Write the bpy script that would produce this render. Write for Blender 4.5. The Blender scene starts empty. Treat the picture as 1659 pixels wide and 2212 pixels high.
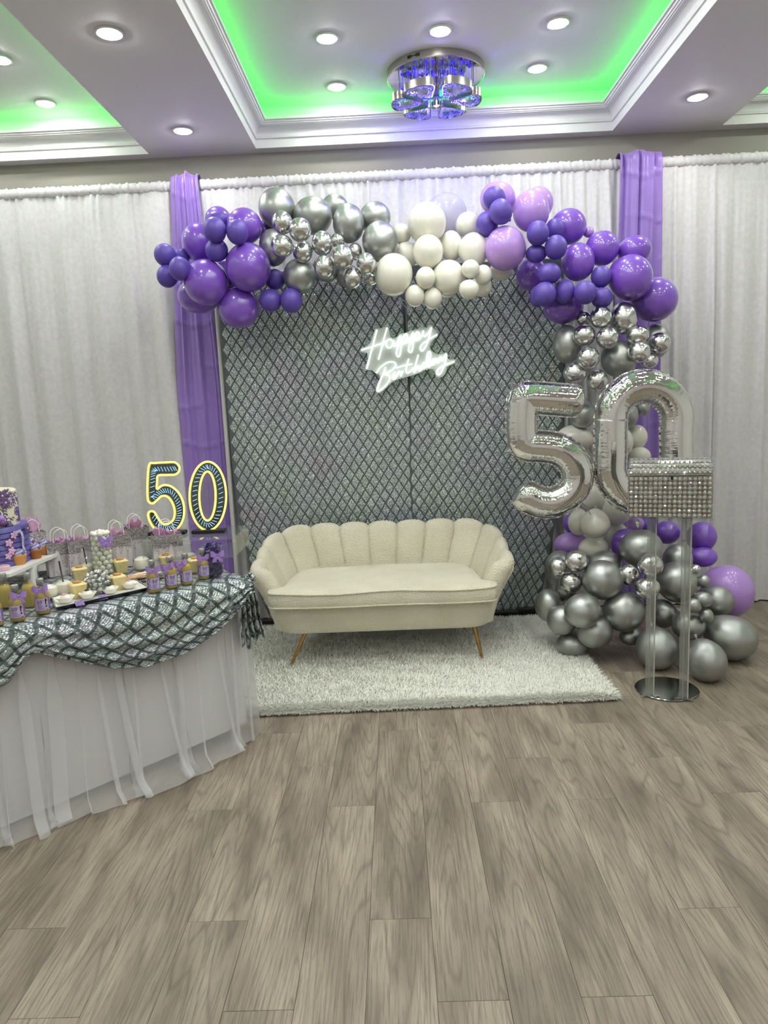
import bpy, math, random
import numpy as np
from mathutils import Vector, Matrix
random.seed(7); RNG = np.random.default_rng(11)
S = bpy.context.scene; COL = S.collection
PI = math.pi; sin = math.sin; cos = math.cos

# ------------------------------------------------------------------ camera
CAM_H = 1.5; FPX = 1534.0
def cam_axes(yaw, pitch, roll):
    f = Vector((sin(yaw)*cos(pitch), cos(yaw)*cos(pitch), -sin(pitch)))
    r = Vector((cos(yaw), -sin(yaw), 0)); d = f.cross(r)
    c, s = cos(roll), sin(roll)
    return c*r + s*d, -s*r + c*d, f
RIGHT, DOWN, FWD = cam_axes(math.radians(-1.156), math.radians(8.65), math.radians(2.46))
cd = bpy.data.cameras.new('camera'); cam = bpy.data.objects.new('camera', cd); COL.objects.link(cam)
cd.sensor_fit = 'VERTICAL'; cd.sensor_height = 36.0; cd.lens = 36.0*FPX/2212.0
cd.clip_start = 0.02
mw = Matrix.Identity(4)
for i in range(3):
    mw[i][0] = RIGHT[i]; mw[i][1] = -DOWN[i]; mw[i][2] = -FWD[i]
mw.translation = (0, 0, CAM_H)
cam.matrix_world = mw
S.camera = cam
def at(px, py, Y):                      # photo pixel -> point on the vertical plane at depth Y
    v = RIGHT*((px-829.5)/FPX) + DOWN*((py-1106)/FPX) + FWD
    t = Y/v.y
    return Vector((v.x*t, Y, CAM_H+v.z*t))
def on(px, py, Z):                      # photo pixel -> point on the horizontal plane at height Z
    v = RIGHT*((px-829.5)/FPX) + DOWN*((py-1106)/FPX) + FWD
    t = (Z-CAM_H)/v.z
    return Vector((v.x*t, v.y*t, Z))

# ------------------------------------------------------------------ light and exposure
W = bpy.data.worlds.new('world'); S.world = W; W.use_nodes = True
W.node_tree.nodes['Background'].inputs[0].default_value = (0.5, 0.52, 0.5, 1)
W.node_tree.nodes['Background'].inputs[1].default_value = 0.0
S.view_settings.view_transform = 'Standard'; S.view_settings.look = 'None'
S.view_settings.gamma = 1.0; S.view_settings.use_curve_mapping = False
S.view_settings.exposure = 0.0
DOWNLIGHT = 188.0        # radiance of every ceiling downlight
DOWNLIGHT_COLOR = (1.0, 0.99, 0.965)
S.cycles.use_denoising = True
S.cycles.max_bounces = 10; S.cycles.diffuse_bounces = 5; S.cycles.use_adaptive_sampling = True; S.cycles.adaptive_threshold = .04; S.cycles.glossy_bounces = 5
S.cycles.transmission_bounces = 8; S.cycles.transparent_max_bounces = 16
S.cycles.sample_clamp_indirect = 20.0; S.cycles.caustics_reflective = False; S.cycles.caustics_refractive = False

# ------------------------------------------------------------------ helpers
def lin(r, g, b):
    f = lambda c: c/12.92 if c <= .04045 else ((c+.055)/1.055)**2.4
    return (f(r/255.), f(g/255.), f(b/255.), 1.0)
class NT:
    def __init__(s, m): s.t = m.node_tree; s.n = s.t.nodes; s.l = s.t.links
    def add(s, kind, **kw):
        x = s.n.new(kind)
        for k, v in kw.items():
            if k.startswith('i_'):
                key = k[2:]; key = int(key) if key.isdigit() else key.replace('_', ' ')
                x.inputs[key].default_value = v
            else: setattr(x, k, v)
        return x
    def link(s, a, b): s.l.new(a, b)
    def math(s, op, a, b=None, c=None):
        x = s.add('ShaderNodeMath', operation=op)
        for i, v in enumerate((a, b, c)):
            if v is None: continue
            if isinstance(v, (int, float)): x.inputs[i].default_value = v
            else: s.link(v, x.inputs[i])
        return x.outputs[0]
    def ramp(s, fac, stops):
        x = s.add('ShaderNodeValToRGB'); e = x.color_ramp.elements
        while len(e) < len(stops): e.new(.5)
        for el, (p, c) in zip(e, stops): el.position = p; el.color = c
        if fac is not None: s.link(fac, x.inputs[0])
        return x.outputs[0]
    def mix(s, fac, a, b, mode='MIX'):
        x = s.add('ShaderNodeMix', data_type='RGBA', blend_type=mode)
        for sock, v in ((x.inputs[0], fac), (x.inputs[6], a), (x.inputs[7], b)):
            if isinstance(v, (int, float)): sock.default_value = v
            elif isinstance(v, tuple): sock.default_value = v
            else: s.link(v, sock)
        return x.outputs[2]
def mat(name, rgb=(200, 200, 200), rough=.5, metal=0., spec=None, coat=0., sheen=0., trans=0., ior=None, alpha=1., emit=None, es=0., sss=0., bump=None, vary=None):
    m = bpy.data.materials.new(name); m.use_nodes = True
    b = m.node_tree.nodes['Principled BSDF']; N = NT(m); I = b.inputs
    I['Base Color'].default_value = lin(*rgb); I['Roughness'].default_value = rough; I['Metallic'].default_value = metal
    if spec is not None: I['Specular IOR Level'].default_value = spec
    if coat: I['Coat Weight'].default_value = coat; I['Coat Roughness'].default_value = .08
    if sheen: I['Sheen Weight'].default_value = sheen
    if trans: I['Transmission Weight'].default_value = trans
    if ior: I['IOR'].default_value = ior
    I['Alpha'].default_value = alpha
    if emit: I['Emission Color'].default_value = lin(*emit); I['Emission Strength'].default_value = es
    if sss: I['Subsurface Weight'].default_value = sss; I['Subsurface Scale'].default_value = .02
    tc = None
    if vary or bump:
        tc = N.add('ShaderNodeTexCoord').outputs['Object']
    if vary:                                    # (scale, second colour, detail)
        nz = N.add('ShaderNodeTexNoise', i_Scale=vary[0], i_Detail=vary[2] if len(vary) > 2 else 3.); N.link(tc, nz.inputs['Vector'])
        f = N.ramp(nz.outputs[0], [(.35, (0, 0, 0, 1)), (.65, (1, 1, 1, 1))])
        N.link(N.mix(f, lin(*rgb), lin(*vary[1])), I['Base Color'])
    if bump:                                    # (scale, strength, distance)
        nz = N.add('ShaderNodeTexNoise', i_Scale=bump[0], i_Detail=4.); N.link(tc, nz.inputs['Vector'])
        bp = N.add('ShaderNodeBump', i_Strength=bump[1], i_Distance=bump[2]); N.link(nz.outputs[0], bp.inputs['Height'])
        N.link(bp.outputs[0], I['Normal'])
    return m

class MB:
    """collects shapes; build() links them as ONE mesh object"""
    def __init__(s): s.v = []; s.f = []; s.uv = None; s.mi = []
    def add(s, vs, fs, mi=0):
        o = len(s.v); s.v += [tuple(p) for p in vs]; s.f += [tuple(i+o for i in f) for f in fs]; s.mi += [mi]*len(fs); return s
    def box(s, c, d, rot=0., mi=0, bev=0., M=None):
        x, y, z = d[0]/2, d[1]/2, d[2]/2
        if bev:
            b = min(bev, x*.9, y*.9, z*.9); V = []; 
            ring = lambda X, Y, Z: [(-X, -Y, Z), (X, -Y, Z), (X, Y, Z), (-X, Y, Z)]
            def oct_(X, Y, Z): return [(-X+b, -Y, Z), (X-b, -Y, Z), (X, -Y+b, Z), (X, Y-b, Z), (X-b, Y, Z), (-X+b, Y, Z), (-X, Y-b, Z), (-X, -Y+b, Z)]
            V += oct_(x-b*.7, y-b*.7, -z); V += oct_(x, y, -z+b); V += oct_(x, y, z-b); V += oct_(x-b*.7, y-b*.7, z)
            F = [tuple(range(7, -1, -1)), tuple(range(24, 32))]
            for k in range(3):
                for i in range(8): j = (i+1) % 8; F.append((k*8+i, k*8+j, k*8+8+j, k*8+8+i))
        else:
            V = [(-x, -y, -z), (x, -y, -z), (x, y, -z), (-x, y, -z), (-x, -y, z), (x, -y, z), (x, y, z), (-x, y, z)]
            F = [(3, 2, 1, 0), (4, 5, 6, 7), (0, 1, 5, 4), (1, 2, 6, 5), (2, 3, 7, 6), (3, 0, 4, 7)]
        if M is not None: V = [M @ Vector(p) for p in V]
        cr, sr = cos(rot), sin(rot)
        V = [(c[0]+p[0]*cr-p[1]*sr, c[1]+p[0]*sr+p[1]*cr, c[2]+p[2]) for p in V]
        return s.add(V, F, mi)
    def lathe(s, prof, c=(0, 0, 0), n=24, M=None, mi=0, wob=None, cap=True):
        V = []; F = []; L = len(prof)
        for (r, z) in prof:
            for i in range(n):
                a = 2*PI*i/n; rr = r*(wob(a, z) if wob else 1)
                p = Vector((rr*cos(a), rr*sin(a), z))
                if M is not None: p = M @ p
                V.append((p[0]+c[0], p[1]+c[1], p[2]+c[2]))
        for k in range(L-1):
            for i in range(n):
                j = (i+1) % n; F.append((k*n+i, k*n+j, k*n+n+j, k*n+n+i))
        if cap and prof[0][0] > 2e-4: F.append(tuple(range(n-1, -1, -1)))
        if cap and prof[-1][0] > 2e-4: F.append(tuple((L-1)*n+i for i in range(n)))
        return s.add(V, F, mi)
    def sphere(s, c, r, n=16, m=10, sc=(1, 1, 1), M=None, mi=0):
        V = []; F = []
        for k in range(m+1):
            t = PI*k/m
            for i in range(n):
                a = 2*PI*i/n; p = Vector((r*sin(t)*cos(a)*sc[0], r*sin(t)*sin(a)*sc[1], -r*cos(t)*sc[2]))
                if M is not None: p = M @ p
                V.append((p[0]+c[0], p[1]+c[1], p[2]+c[2]))
        for k in range(m):
            for i in range(n):
                j = (i+1) % n; F.append((k*n+i, k*n+j, k*n+n+j, k*n+n+i))
        return s.add(V, F, mi)
    def tube(s, pts, r, n=8, closed=False, mi=0, cap=True, flat=None):
        P = [Vector(p) for p in pts]; L = len(P); V = []; F = []; up = None
        for k in range(L):
            a = P[(k-1) % L] if (closed or k > 0) else P[k]; b = P[(k+1) % L] if (closed or k < L-1) else P[k]
            t = (b-a)
            if t.length < 1e-9: t = Vector((0, 0, 1))
            t.normalize()
            if up is None:
                up = Vector((0, 0, 1)) if abs(t.z) < .9 else Vector((0, 1, 0))
            up = up-t*up.dot(t)
            if up.length < 1e-6: up = t.orthogonal()
            up.normalize(); w = t.cross(up)
            rr = r(k/(L-1)) if callable(r) else r
            for i in range(n):
                an = 2*PI*i/n; q = P[k]+up*(rr*cos(an)*(flat or 1))+w*(rr*sin(an)); V.append(tuple(q))
        for k in range(L if closed else L-1):
            k2 = (k+1) % L
            for i in range(n):
                j = (i+1) % n; F.append((k*n+i, k*n+j, k2*n+j, k2*n+i))
        if cap and not closed:
            F.append(tuple(range(n-1, -1, -1))); F.append(tuple((L-1)*n+i for i in range(n)))
        return s.add(V, F, mi)
    def grid(s, fn, nu, nv, mi=0, thick=None):
        V = [fn(i/nu, j/nv) for j in range(nv+1) for i in range(nu+1)]
        F = [(j*(nu+1)+i, j*(nu+1)+i+1, (j+1)*(nu+1)+i+1, (j+1)*(nu+1)+i) for j in range(nv) for i in range(nu)]
        return s.add(V, F, mi)
    def prism(s, poly, z0, z1, mi=0, M=None):       # poly counter-clockwise in x,y
        n = len(poly); V = [(p[0], p[1], z0) for p in poly]+[(p[0], p[1], z1) for p in poly]
        if M is not None: V = [tuple(M @ Vector(p)) for p in V]
        F = [tuple(range(n-1, -1, -1)), tuple(range(n, 2*n))]+[(i, (i+1) % n, n+(i+1) % n, n+i) for i in range(n)]
        return s.add(V, F, mi)
    def mesh(s, name, mats, smooth=True, sharp=None):
        me = bpy.data.meshes.new(name); me.from_pydata(s.v, [], s.f)
        for m in (mats if isinstance(mats, (list, tuple)) else [mats]): me.materials.append(m)
        if any(s.mi): me.polygons.foreach_set('material_index', s.mi)
        if smooth: me.polygons.foreach_set('use_smooth', [True]*len(s.f))
        if s.uv is not None:
            uvl = me.uv_layers.new(name='UVMap'); li = np.zeros(len(me.loops), dtype=np.int32); me.loops.foreach_get('vertex_index', li)
            uvl.data.foreach_set('uv', np.asarray(s.uv, dtype=np.float32)[li].ravel())
        if smooth and sharp: me.set_sharp_from_angle(angle=math.radians(sharp))
        me.update(); return me
    def build(s, name, mats, parent=None, smooth=True, sharp=35, loc=None):
        o = bpy.data.objects.new(name, s.mesh(name, mats, smooth, sharp)); COL.objects.link(o)
        if parent is not None: o.parent = parent
        if loc is not None: o.location = loc
        return o
def tag(o, label=None, cat=None, group=None, kind=None):
    if label: o['label'] = label
    if cat: o['category'] = cat
    if group: o['group'] = group
    if kind: o['kind'] = kind
    return o
def thing(name, label, cat, loc=(0, 0, 0), rz=0., group=None):
    o = bpy.data.objects.new(name, None); COL.objects.link(o); o.location = loc; o.rotation_euler = (0, 0, rz); o.empty_display_size = .05
    return tag(o, label, cat, group)
def copy_tree(o, parent=None):
    c = o.copy(); COL.objects.link(c); c.parent = parent
    for ch in list(o.children): copy_tree(ch, c)
    return c
def crom(pts, k=6, closed=False):
    P = [Vector(p) for p in pts]; out = []; n = len(P)
    for i in range(n if closed else n-1):
        g = lambda j: P[j % n] if closed else P[max(0, min(n-1, j))]
        a, b, c, d = g(i-1), g(i), g(i+1), g(i+2)
        for q in range(k):
            t = q/k; out.append(.5*((2*b)+(c-a)*t+(2*a-5*b+4*c-d)*t*t+(-a+3*b-3*c+d)*t**3))
    if not closed: out.append(P[-1])
    return out
def smoothstep(a, b, x):
    t = max(0., min(1., (x-a)/(b-a))); return t*t*(3-2*t)
def arc(cx, cz, r, a0, a1, n): return [(cx+r*cos(a0+(a1-a0)*i/n), cz+r*sin(a0+(a1-a0)*i/n)) for i in range(n+1)]
def text_mesh(body, size, ext=.0004):
    c = bpy.data.curves.new('t', 'FONT'); c.body = body; c.size = size; c.extrude = ext; c.align_x = 'CENTER'; c.resolution_u = 2
    o = bpy.data.objects.new('t', c); COL.objects.link(o)
    me = bpy.data.meshes.new_from_object(o.evaluated_get(bpy.context.evaluated_depsgraph_get()))
    V = [tuple(v.co) for v in me.vertices]; F = [tuple(p.vertices) for p in me.polygons]
    bpy.data.objects.remove(o); bpy.data.curves.remove(c); bpy.data.meshes.remove(me)
    return V, F

# ------------------------------------------------------------------ shared materials
M_chrome = mat('chrome', (205, 205, 200), .08, 1.)
M_white_plastic = mat('white_plastic', (235, 235, 230), .4)
M_black = mat('black_plastic', (22, 22, 24), .4)
def mat_clear(name, tint=(240, 243, 241), opac=.05, rough=.03):
    """clear acrylic or glass sheet: see-through body with a glossy skin"""
    m = bpy.data.materials.new(name); m.use_nodes = True; N = NT(m); N.n.clear()
    out = N.add('ShaderNodeOutputMaterial'); tr = N.add('ShaderNodeBsdfTransparent'); tr.inputs[0].default_value = lin(*tint)
    gl = N.add('ShaderNodeBsdfGlossy', i_Roughness=rough); df = N.add('ShaderNodeBsdfDiffuse'); df.inputs[0].default_value = lin(230, 232, 228)
    fr = N.add('ShaderNodeFresnel', i_IOR=1.45); m1 = N.add('ShaderNodeMixShader', i_0=opac); m2 = N.add('ShaderNodeMixShader')
    N.link(tr.outputs[0], m1.inputs[1]); N.link(df.outputs[0], m1.inputs[2]); N.link(m1.outputs[0], m2.inputs[1]); N.link(gl.outputs[0], m2.inputs[2])
    ge = N.add('ShaderNodeNewGeometry')              # skin reflects on its outer side only
    N.link(N.math('MULTIPLY', fr.outputs[0], N.math('SUBTRACT', 1., ge.outputs['Backfacing'])), m2.inputs[0]); N.link(m2.outputs[0], out.inputs[0]); return m
M_acrylic = mat_clear('clear_acrylic'); M_glass = mat_clear('clear_glass', (247, 249, 247), .02)
M_film = mat_clear('clear_film', (250, 250, 250), .05, .15)

def mat_sequin(name, lattice):
    """silver sequin cloth; UV is in metres. lattice True: diamonds drawn by the weave itself"""
    m = bpy.data.materials.new(name); m.use_nodes = True; N = NT(m); b = N.n['Principled BSDF']
    uv = N.add('ShaderNodeTexCoord').outputs['UV']
    mp = N.add('ShaderNodeMapping'); mp.inputs['Rotation'].default_value = (0, 0, .62); N.link(uv, mp.inputs[0])
    mp.inputs['Scale'].default_value = (95, 160, 1)
    vo = N.add('ShaderNodeTexVoronoi', i_Scale=1.0, i_Randomness=.35); N.link(mp.outputs[0], vo.inputs['Vector'])
    big = N.add('ShaderNodeTexNoise', i_Scale=2.2, i_Detail=1.); N.link(uv, big.inputs['Vector'])
    sep = N.add('ShaderNodeSeparateColor'); N.link(vo.outputs['Color'], sep.inputs[0])
    hue = N.math('ADD', N.math('MULTIPLY', N.math('SUBTRACT', big.outputs[0], .5), 1.1), N.math('ADD', .38, N.math('MULTIPLY', sep.outputs[0], .27)))
    hsv = N.add('ShaderNodeCombineColor', mode='HSV'); N.link(N.math('FRACT', hue), hsv.inputs[0]); hsv.inputs[1].default_value = .15
    N.link(N.math('ADD', N.math('MULTIPLY', N.math('POWER', sep.outputs[1], 1.4), .60), .66), hsv.inputs[2])
    dot = N.ramp(vo.outputs['Distance'], [(.30, (1, 1, 1, 1)), (.52, (0, 0, 0, 1))])
    col = N.mix(dot, lin(92, 100, 102), hsv.outputs[0])
    metal = N.math('MULTIPLY', dot, .42)
    if lattice:
        sx = N.add('ShaderNodeSeparateXYZ'); N.link(uv, sx.inputs[0])
        tri = lambda v: N.math('ABSOLUTE', N.math('SUBTRACT', N.math('MULTIPLY', N.math('FRACT', v), 2.), 1.))
        a = N.math('ADD', N.math('DIVIDE', sx.outputs[0], .078), N.math('DIVIDE', sx.outputs[1], .104))
        c = N.math('SUBTRACT', N.math('DIVIDE', sx.outputs[0], .078), N.math('DIVIDE', sx.outputs[1], .104))
        edge = N.math('MAXIMUM', tri(a), tri(c))
        msk = N.ramp(edge, [(.70, (1, 1, 1, 1)), (.82, (0, 0, 0, 1))])
        col = N.mix(msk, lin(66, 80, 80), col); metal = N.math('MULTIPLY', metal, msk)
    N.link(col, b.inputs['Base Color']); N.link(metal, b.inputs['Metallic']); b.inputs['Roughness'].default_value = .32
    g = N.add('ShaderNodeNewGeometry')
    va = N.add('ShaderNodeVectorMath', operation='SUBTRACT'); N.link(vo.outputs['Color'], va.inputs[0]); va.inputs[1].default_value = (.5, .5, .5)
    vs = N.add('ShaderNodeVectorMath', operation='SCALE'); N.link(va.outputs[0], vs.inputs[0]); vs.inputs['Scale'].default_value = .75
    vd = N.add('ShaderNodeVectorMath', operation='ADD'); N.link(vs.outputs[0], vd.inputs[0]); N.link(g.outputs['Normal'], vd.inputs[1])
    vn = N.add('ShaderNodeVectorMath', operation='NORMALIZE'); N.link(vd.outputs[0], vn.inputs[0]); N.link(vn.outputs[0], b.inputs['Normal'])
    return m
M_sequin = mat_sequin('silver_sequins', False); M_sequin_cloth = mat_sequin('silver_sequin_cloth', True)
M_net = mat('dark_net', (84, 95, 96), .8, bump=(220, .6, .003))
M_satin = mat('purple_satin', (137, 108, 186), .34, 0., sheen=.4, bump=(9, .25, .02))
M_ribbon = mat('lilac_ribbon', (170, 136, 214), .4)

# ------------------------------------------------------------------ setting: floor of planks
def mat_wood():
    m = bpy.data.materials.new('grey_oak_plank'); m.use_nodes = True; N = NT(m); b = N.n['Principled BSDF']
    tc = N.add('ShaderNodeTexCoord'); oi = N.add('ShaderNodeObjectInfo')
    off = N.add('ShaderNodeCombineXYZ'); N.link(N.math('MULTIPLY', oi.outputs['Random'], 37.), off.inputs[0]); N.link(N.math('MULTIPLY', oi.outputs['Random'], 91.), off.inputs[1])
    ad = N.add('ShaderNodeVectorMath', operation='ADD'); N.link(tc.outputs['Object'], ad.inputs[0]); N.link(off.outputs[0], ad.inputs[1])
    mp = N.add('ShaderNodeMapping'); mp.inputs['Scale'].default_value = (1, .075, 1); N.link(ad.outputs[0], mp.inputs[0])
    wv = N.add('ShaderNodeTexNoise', i_Scale=6., i_Detail=1.2); N.link(mp.outputs[0], wv.inputs['Vector'])
    # cathedral rings: contour lines of a stretched noise field
    rings = N.math('FRACT', N.math('MULTIPLY', wv.outputs[0], 24.))
    rg = N.ramp(rings, [(0., (0, 0, 0, 1)), (.18, (1, 1, 1, 1)), (.85, (.8, .8, .8, 1)), (1., (0, 0, 0, 1))])
    mp2 = N.add('ShaderNodeMapping'); mp2.inputs['Scale'].default_value = (1, .035, 1); N.link(ad.outputs[0], mp2.inputs[0])
    gr = N.add('ShaderNodeTexNoise', i_Scale=170., i_Detail=5., i_Roughness=.7); N.link(mp2.outputs[0], gr.inputs['Vector'])
    mp3 = N.add('ShaderNodeMapping'); mp3.inputs['Scale'].default_value = (1, .22, 1); N.link(ad.outputs[0], mp3.inputs[0])
    bl = N.add('ShaderNodeTexNoise', i_Scale=9., i_Detail=3.); N.link(mp3.outputs[0], bl.inputs['Vector'])
    base = N.ramp(bl.outputs[0], [(.30, lin(116, 106, 93)), (.5, lin(146, 135, 119)), (.72, lin(168, 157, 139))])
    c1 = N.mix(N.math('MULTIPLY', N.math('SUBTRACT', 1., rg), .46), base, lin(84, 75, 65))
    gf = N.ramp(gr.outputs[0], [(.36, (0, 0, 0, 1)), (.52, (1, 1, 1, 1))])
    c2 = N.mix(N.math('MULTIPLY', N.math('SUBTRACT', 1., gf), .60), c1, lin(86, 77, 67))
    tone = N.add('ShaderNodeHueSaturation'); N.link(c2, tone.inputs['Color']); N.link(N.math('ADD', N.math('MULTIPLY', oi.outputs['Random'], .22), .93), tone.inputs['Value'])
    N.link(tone.outputs[0], b.inputs['Base Color']); b.inputs['Roughness'].default_value = .46; b.inputs['Specular IOR Level'].default_value = .4
    h = N.math('ADD', N.math('MULTIPLY', gf, .6), N.math('MULTIPLY', rg, .4))
    bp = N.add('ShaderNodeBump', i_Strength=.22, i_Distance=.002); N.link(h, bp.inputs['Height']); N.link(bp.outputs[0], b.inputs['Normal'])
    return m
M_wood = mat_wood()
M_wall = mat('wall_paint', (150, 147, 138), .7, bump=(60, .06, .003))
M_wall_w = mat('white_wall_paint', (236, 235, 232), .7)
M_ceil = mat('ceiling_paint', (226, 224, 229), .62, bump=(40, .05, .003))
M_trim = mat('crown_white', (222, 222, 222), .45)
X0, X1, Y0, Y1, ZS, ZT = -4.3, 4.5, -4.0, 5.07, 3.2, 3.45
fl = MB().box(((X0+X1)/2, (Y0+Y1)/2, -.03), (X1-X0, Y1-Y0, .04)).build('floor', M_wood, smooth=False); tag(fl, 'grey brown oak look plank floor', kind='structure')
PW = .1812
seams = {}          # row index -> known end joints (world Y), row 0 spans X from SX to SX+PW
SX = on(632, 2200, 0).x - 40*PW
def row_of(px, py): return int(math.floor((on(px, py, 0).x-SX)/PW))
for (px, py) in [(450, 1750), (470, 1990), (560, 2183), (680, 1662), (90, 2005), (110, 2199), (765, 1741), (860, 1985), (1030, 2162), (1070, 1732), (1340, 2152), (1540, 1961), (1275, 1726), (1138, 1644), (960, 1647), (870, 1580), (1430, 1635), (1590, 1712), (1570, 1557), (1300, 1566), (420, 1674)]:
    seams.setdefault(row_of(px, py), []).append(on(px, py, 0).y)
PL = 1.22
ix0 = int((-2.3-SX)/PW); ix1 = int((3.0-SX)/PW)
pm = {}
for ix in range(ix0, ix1):
    xa = SX+ix*PW
    known = sorted(seams.get(ix, []))
    base = known[0] if known else random.uniform(0, PL)
    ys = [base+k*PL for k in range(-6, 7)]
    for a in ys:
        b_ = a+PL
        lo, hi = max(a, .35), min(b_, Y1-.05)
        if hi-lo < .05: continue
        key = round(hi-lo, 3)
        if key not in pm: pm[key] = MB().box((0, 0, -.006), (PW-.0007, hi-lo-.0009, .012), bev=.0007).mesh('plank', M_wood, smooth=False)
        o = bpy.data.objects.new('plank', pm[key]); COL.objects.link(o); o.parent = fl; o.location = (xa+PW/2, (lo+hi)/2, random.uniform(-.0003, .0003))

# ------------------------------------------------------------------ setting: walls, ceiling with lit trays
tag(MB().box(((X0+X1)/2, Y1+.05, 1.7), (X1-X0+.2, .1, 3.6)).build('wall_back', M_wall, smooth=False), 'grey beige wall strip above the white curtains', kind='structure')
tag(MB().box(((X0+X1)/2, Y0-.05, 1.7), (X1-X0+.2, .1, 3.6)).build('wall_front', M_wall_w, smooth=False), 'painted wall behind the camera', kind='structure')
tag(MB().box((X0-.05, (Y0+Y1)/2, 1.7), (.1, Y1-Y0, 3.6)).build('wall_left', M_wall_w, smooth=False), 'painted wall on the left', kind='structure')
tag(MB().box((X1+.05, (Y0+Y1)/2, 1.7), (.1, Y1-Y0, 3.6)).build('wall_right', M_wall_w, smooth=False), 'painted wall on the right', kind='structure')
TR = [(-.846, 1.503, 1.0, 4.985), (-3.9, -1.55, 1.0, 4.985), (2.205, 4.3, 1.0, 4.985)]     # tray openings
cm = MB()
xs = [X0, -3.9, -1.55, -.846, 1.503, 2.205, 4.3, X1]
cm.box(((X0+X1)/2, (Y0+1.0)/2, ZS+.02), (X1-X0, 1.0-Y0, .04)); cm.box(((X0+X1)/2, (4.985+Y1)/2, ZS+.02), (X1-X0, Y1-4.985, .04))
for a, b_ in ((X0, -3.9), (-1.55, -.846), (1.503, 2.205), (4.3, X1)): cm.box(((a+b_)/2, (1.0+4.985)/2, ZS+.02), (b_-a, 3.985, .04))
ce = tag(cm.build('ceiling', M_ceil, smooth=False), 'pale grey ceiling with three recessed trays', kind='structure')
def crown(i, x0, x1, y0, y1, nm, label):
    prof = [(0, 3.2), (-.004, 3.2), (0, 3.203), (.0, 3.262), (.012, 3.264), (.014, 3.272), (.006, 3.276), (.010, 3.284)]
    prof = [(0.0, 3.2), (0.004, 3.2), (.004, 3.254), (.014, 3.257), (.016, 3.266), (.010, 3.270)]
    for k in range(9):
        t = k/8; prof.append((.012+.050*(1-cos(t*PI/2)), 3.272+.046*sin(t*PI/2)))
    prof += [(.062, 3.322), (.070, 3.323), (.072, 3.330), (.079, 3.331), (.082, 3.340), (.092, 3.342), (.092, 3.356), (.080, 3.357), (.080, 3.350), (0., 3.350)]
    m = MB(); V = []; n = len(prof)
    for (d, z) in prof: V += [(x0+d, y0+d, z), (x1-d, y0+d, z), (x1-d, y1-d, z), (x0+d, y1-d, z)]
    F = [(k*4+c, k*4+(c+1) % 4, k*4+4+(c+1) % 4, k*4+4+c) for k in range(n-1) for c in range(4)]
    m.add(V, F); tag(m.build(nm, M_trim, smooth=False), label, kind='structure')
    t = MB()        # tray above the moulding
    t.box(((x0+x1)/2, (y0+y1)/2, ZT+.02), (x1-x0+.04, y1-y0+.04, .04))
    for (c, d) in ((((x0+x1)/2, y1+.01, 3.34), (x1-x0+.04, .02, .24)), (((x0+x1)/2, y0-.01, 3.34), (x1-x0+.04, .02, .24)), ((x0-.01, (y0+y1)/2, 3.34), (.02, y1-y0, .24)), ((x1+.01, (y0+y1)/2, 3.34), (.02, y1-y0, .24))): t.box(c, d)
    t.build('tray_panel', M_ceil, parent=ce, smooth=False)
labs = ('white stepped crown moulding around the middle ceiling tray', 'white crown moulding of the left ceiling tray', 'white crown moulding of the right ceiling tray')
for i, t in enumerate(TR): crown(i, *t, 'trim_%d' % (i+1), labs[i])
M_green = mat('green_led', (10, 255, 40), .5, emit=(0, 255, 34), es=12.)
where = ('middle', 'left', 'right')
for i, (x0, x1, y0, y1) in enumerate(TR):
    st = thing('led_strip', 'glowing green light strip on the ledge of the %s ceiling tray' % where[i], 'light strip', ((x0+x1)/2, y1, 3.35), group='green cove lights')
    ox, oy = (x0+x1)/2, y1; d = .026; z = .006
    for (c, dim) in (((0, -d, z), (x1-x0-2*d, .008, .006)), ((0, y0-y1+d, z), (x1-x0-2*d, .008, .006)), ((x0-ox+d, (y0-y1)/2, z), (.008, y1-y0-2*d, .006)), ((x1-ox-d, (y0-y1)/2, z), (.008, y1-y0-2*d, .006))):
        MB().box(c, dim).build('strip', M_green, st, smooth=False)

# ------------------------------------------------------------------ downlights
M_lens = mat('downlight_lens', (255, 255, 250), .5, emit=(255, 255, 255), es=1.0)
_b = M_lens.node_tree.nodes['Principled BSDF']; _b.inputs['Emission Color'].default_value = (*DOWNLIGHT_COLOR, 1); _b.inputs['Emission Strength'].default_value = DOWNLIGHT
M_ring = mat('downlight_ring', (205, 205, 205), .4)
ring_me = MB().lathe([(.062, 0), (.066, -.002), (.064, -.007), (.050, -.009), (.047, -.004), (.047, 0)], n=28).mesh('trim_ring', M_ring)
lens_me = MB().lathe([(.0001, -.0125), (.040, -.0125), (.0462, -.0105), (.0472, -.0044)], n=24, cap=False).mesh('lens', M_lens)
def downlight(x, y, z, label, group):
    t = thing('downlight', label, 'ceiling light', (x, y, z), group=group)
    for nm, me in (('trim_ring', ring_me), ('lens', lens_me)):
        o = bpy.data.objects.new(nm, me); COL.objects.link(o); o.parent = t
vis = [(-.28, 4.137, ZT, 'round downlight in the middle tray, left of the front row of three'), (.326, 4.123, ZT, 'round downlight in the middle tray, centre of the front row of three'),
       (.947, 4.107, ZT, 'round downlight in the middle tray, right of the front row of three'), (-.275, 4.726, ZT, 'round downlight in the middle tray, left of the mirrored chandelier'),
       (.939, 4.618, ZT, 'round downlight in the middle tray, right of the mirrored chandelier'), (-2.102, 4.748, ZT, 'round downlight in the left tray near the green glow'),
       (-2.075, 4.178, ZT, 'round downlight in the left tray cut by the left photo edge'), (-1.218, 4.612, ZS, 'round downlight on the left ceiling beam, nearest the curtain'),
       (-1.21, 3.461, ZS, 'round downlight on the left ceiling beam, the nearer bright one'), (1.848, 4.5, ZS, 'round downlight on the right ceiling beam near the curtain')]
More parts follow.
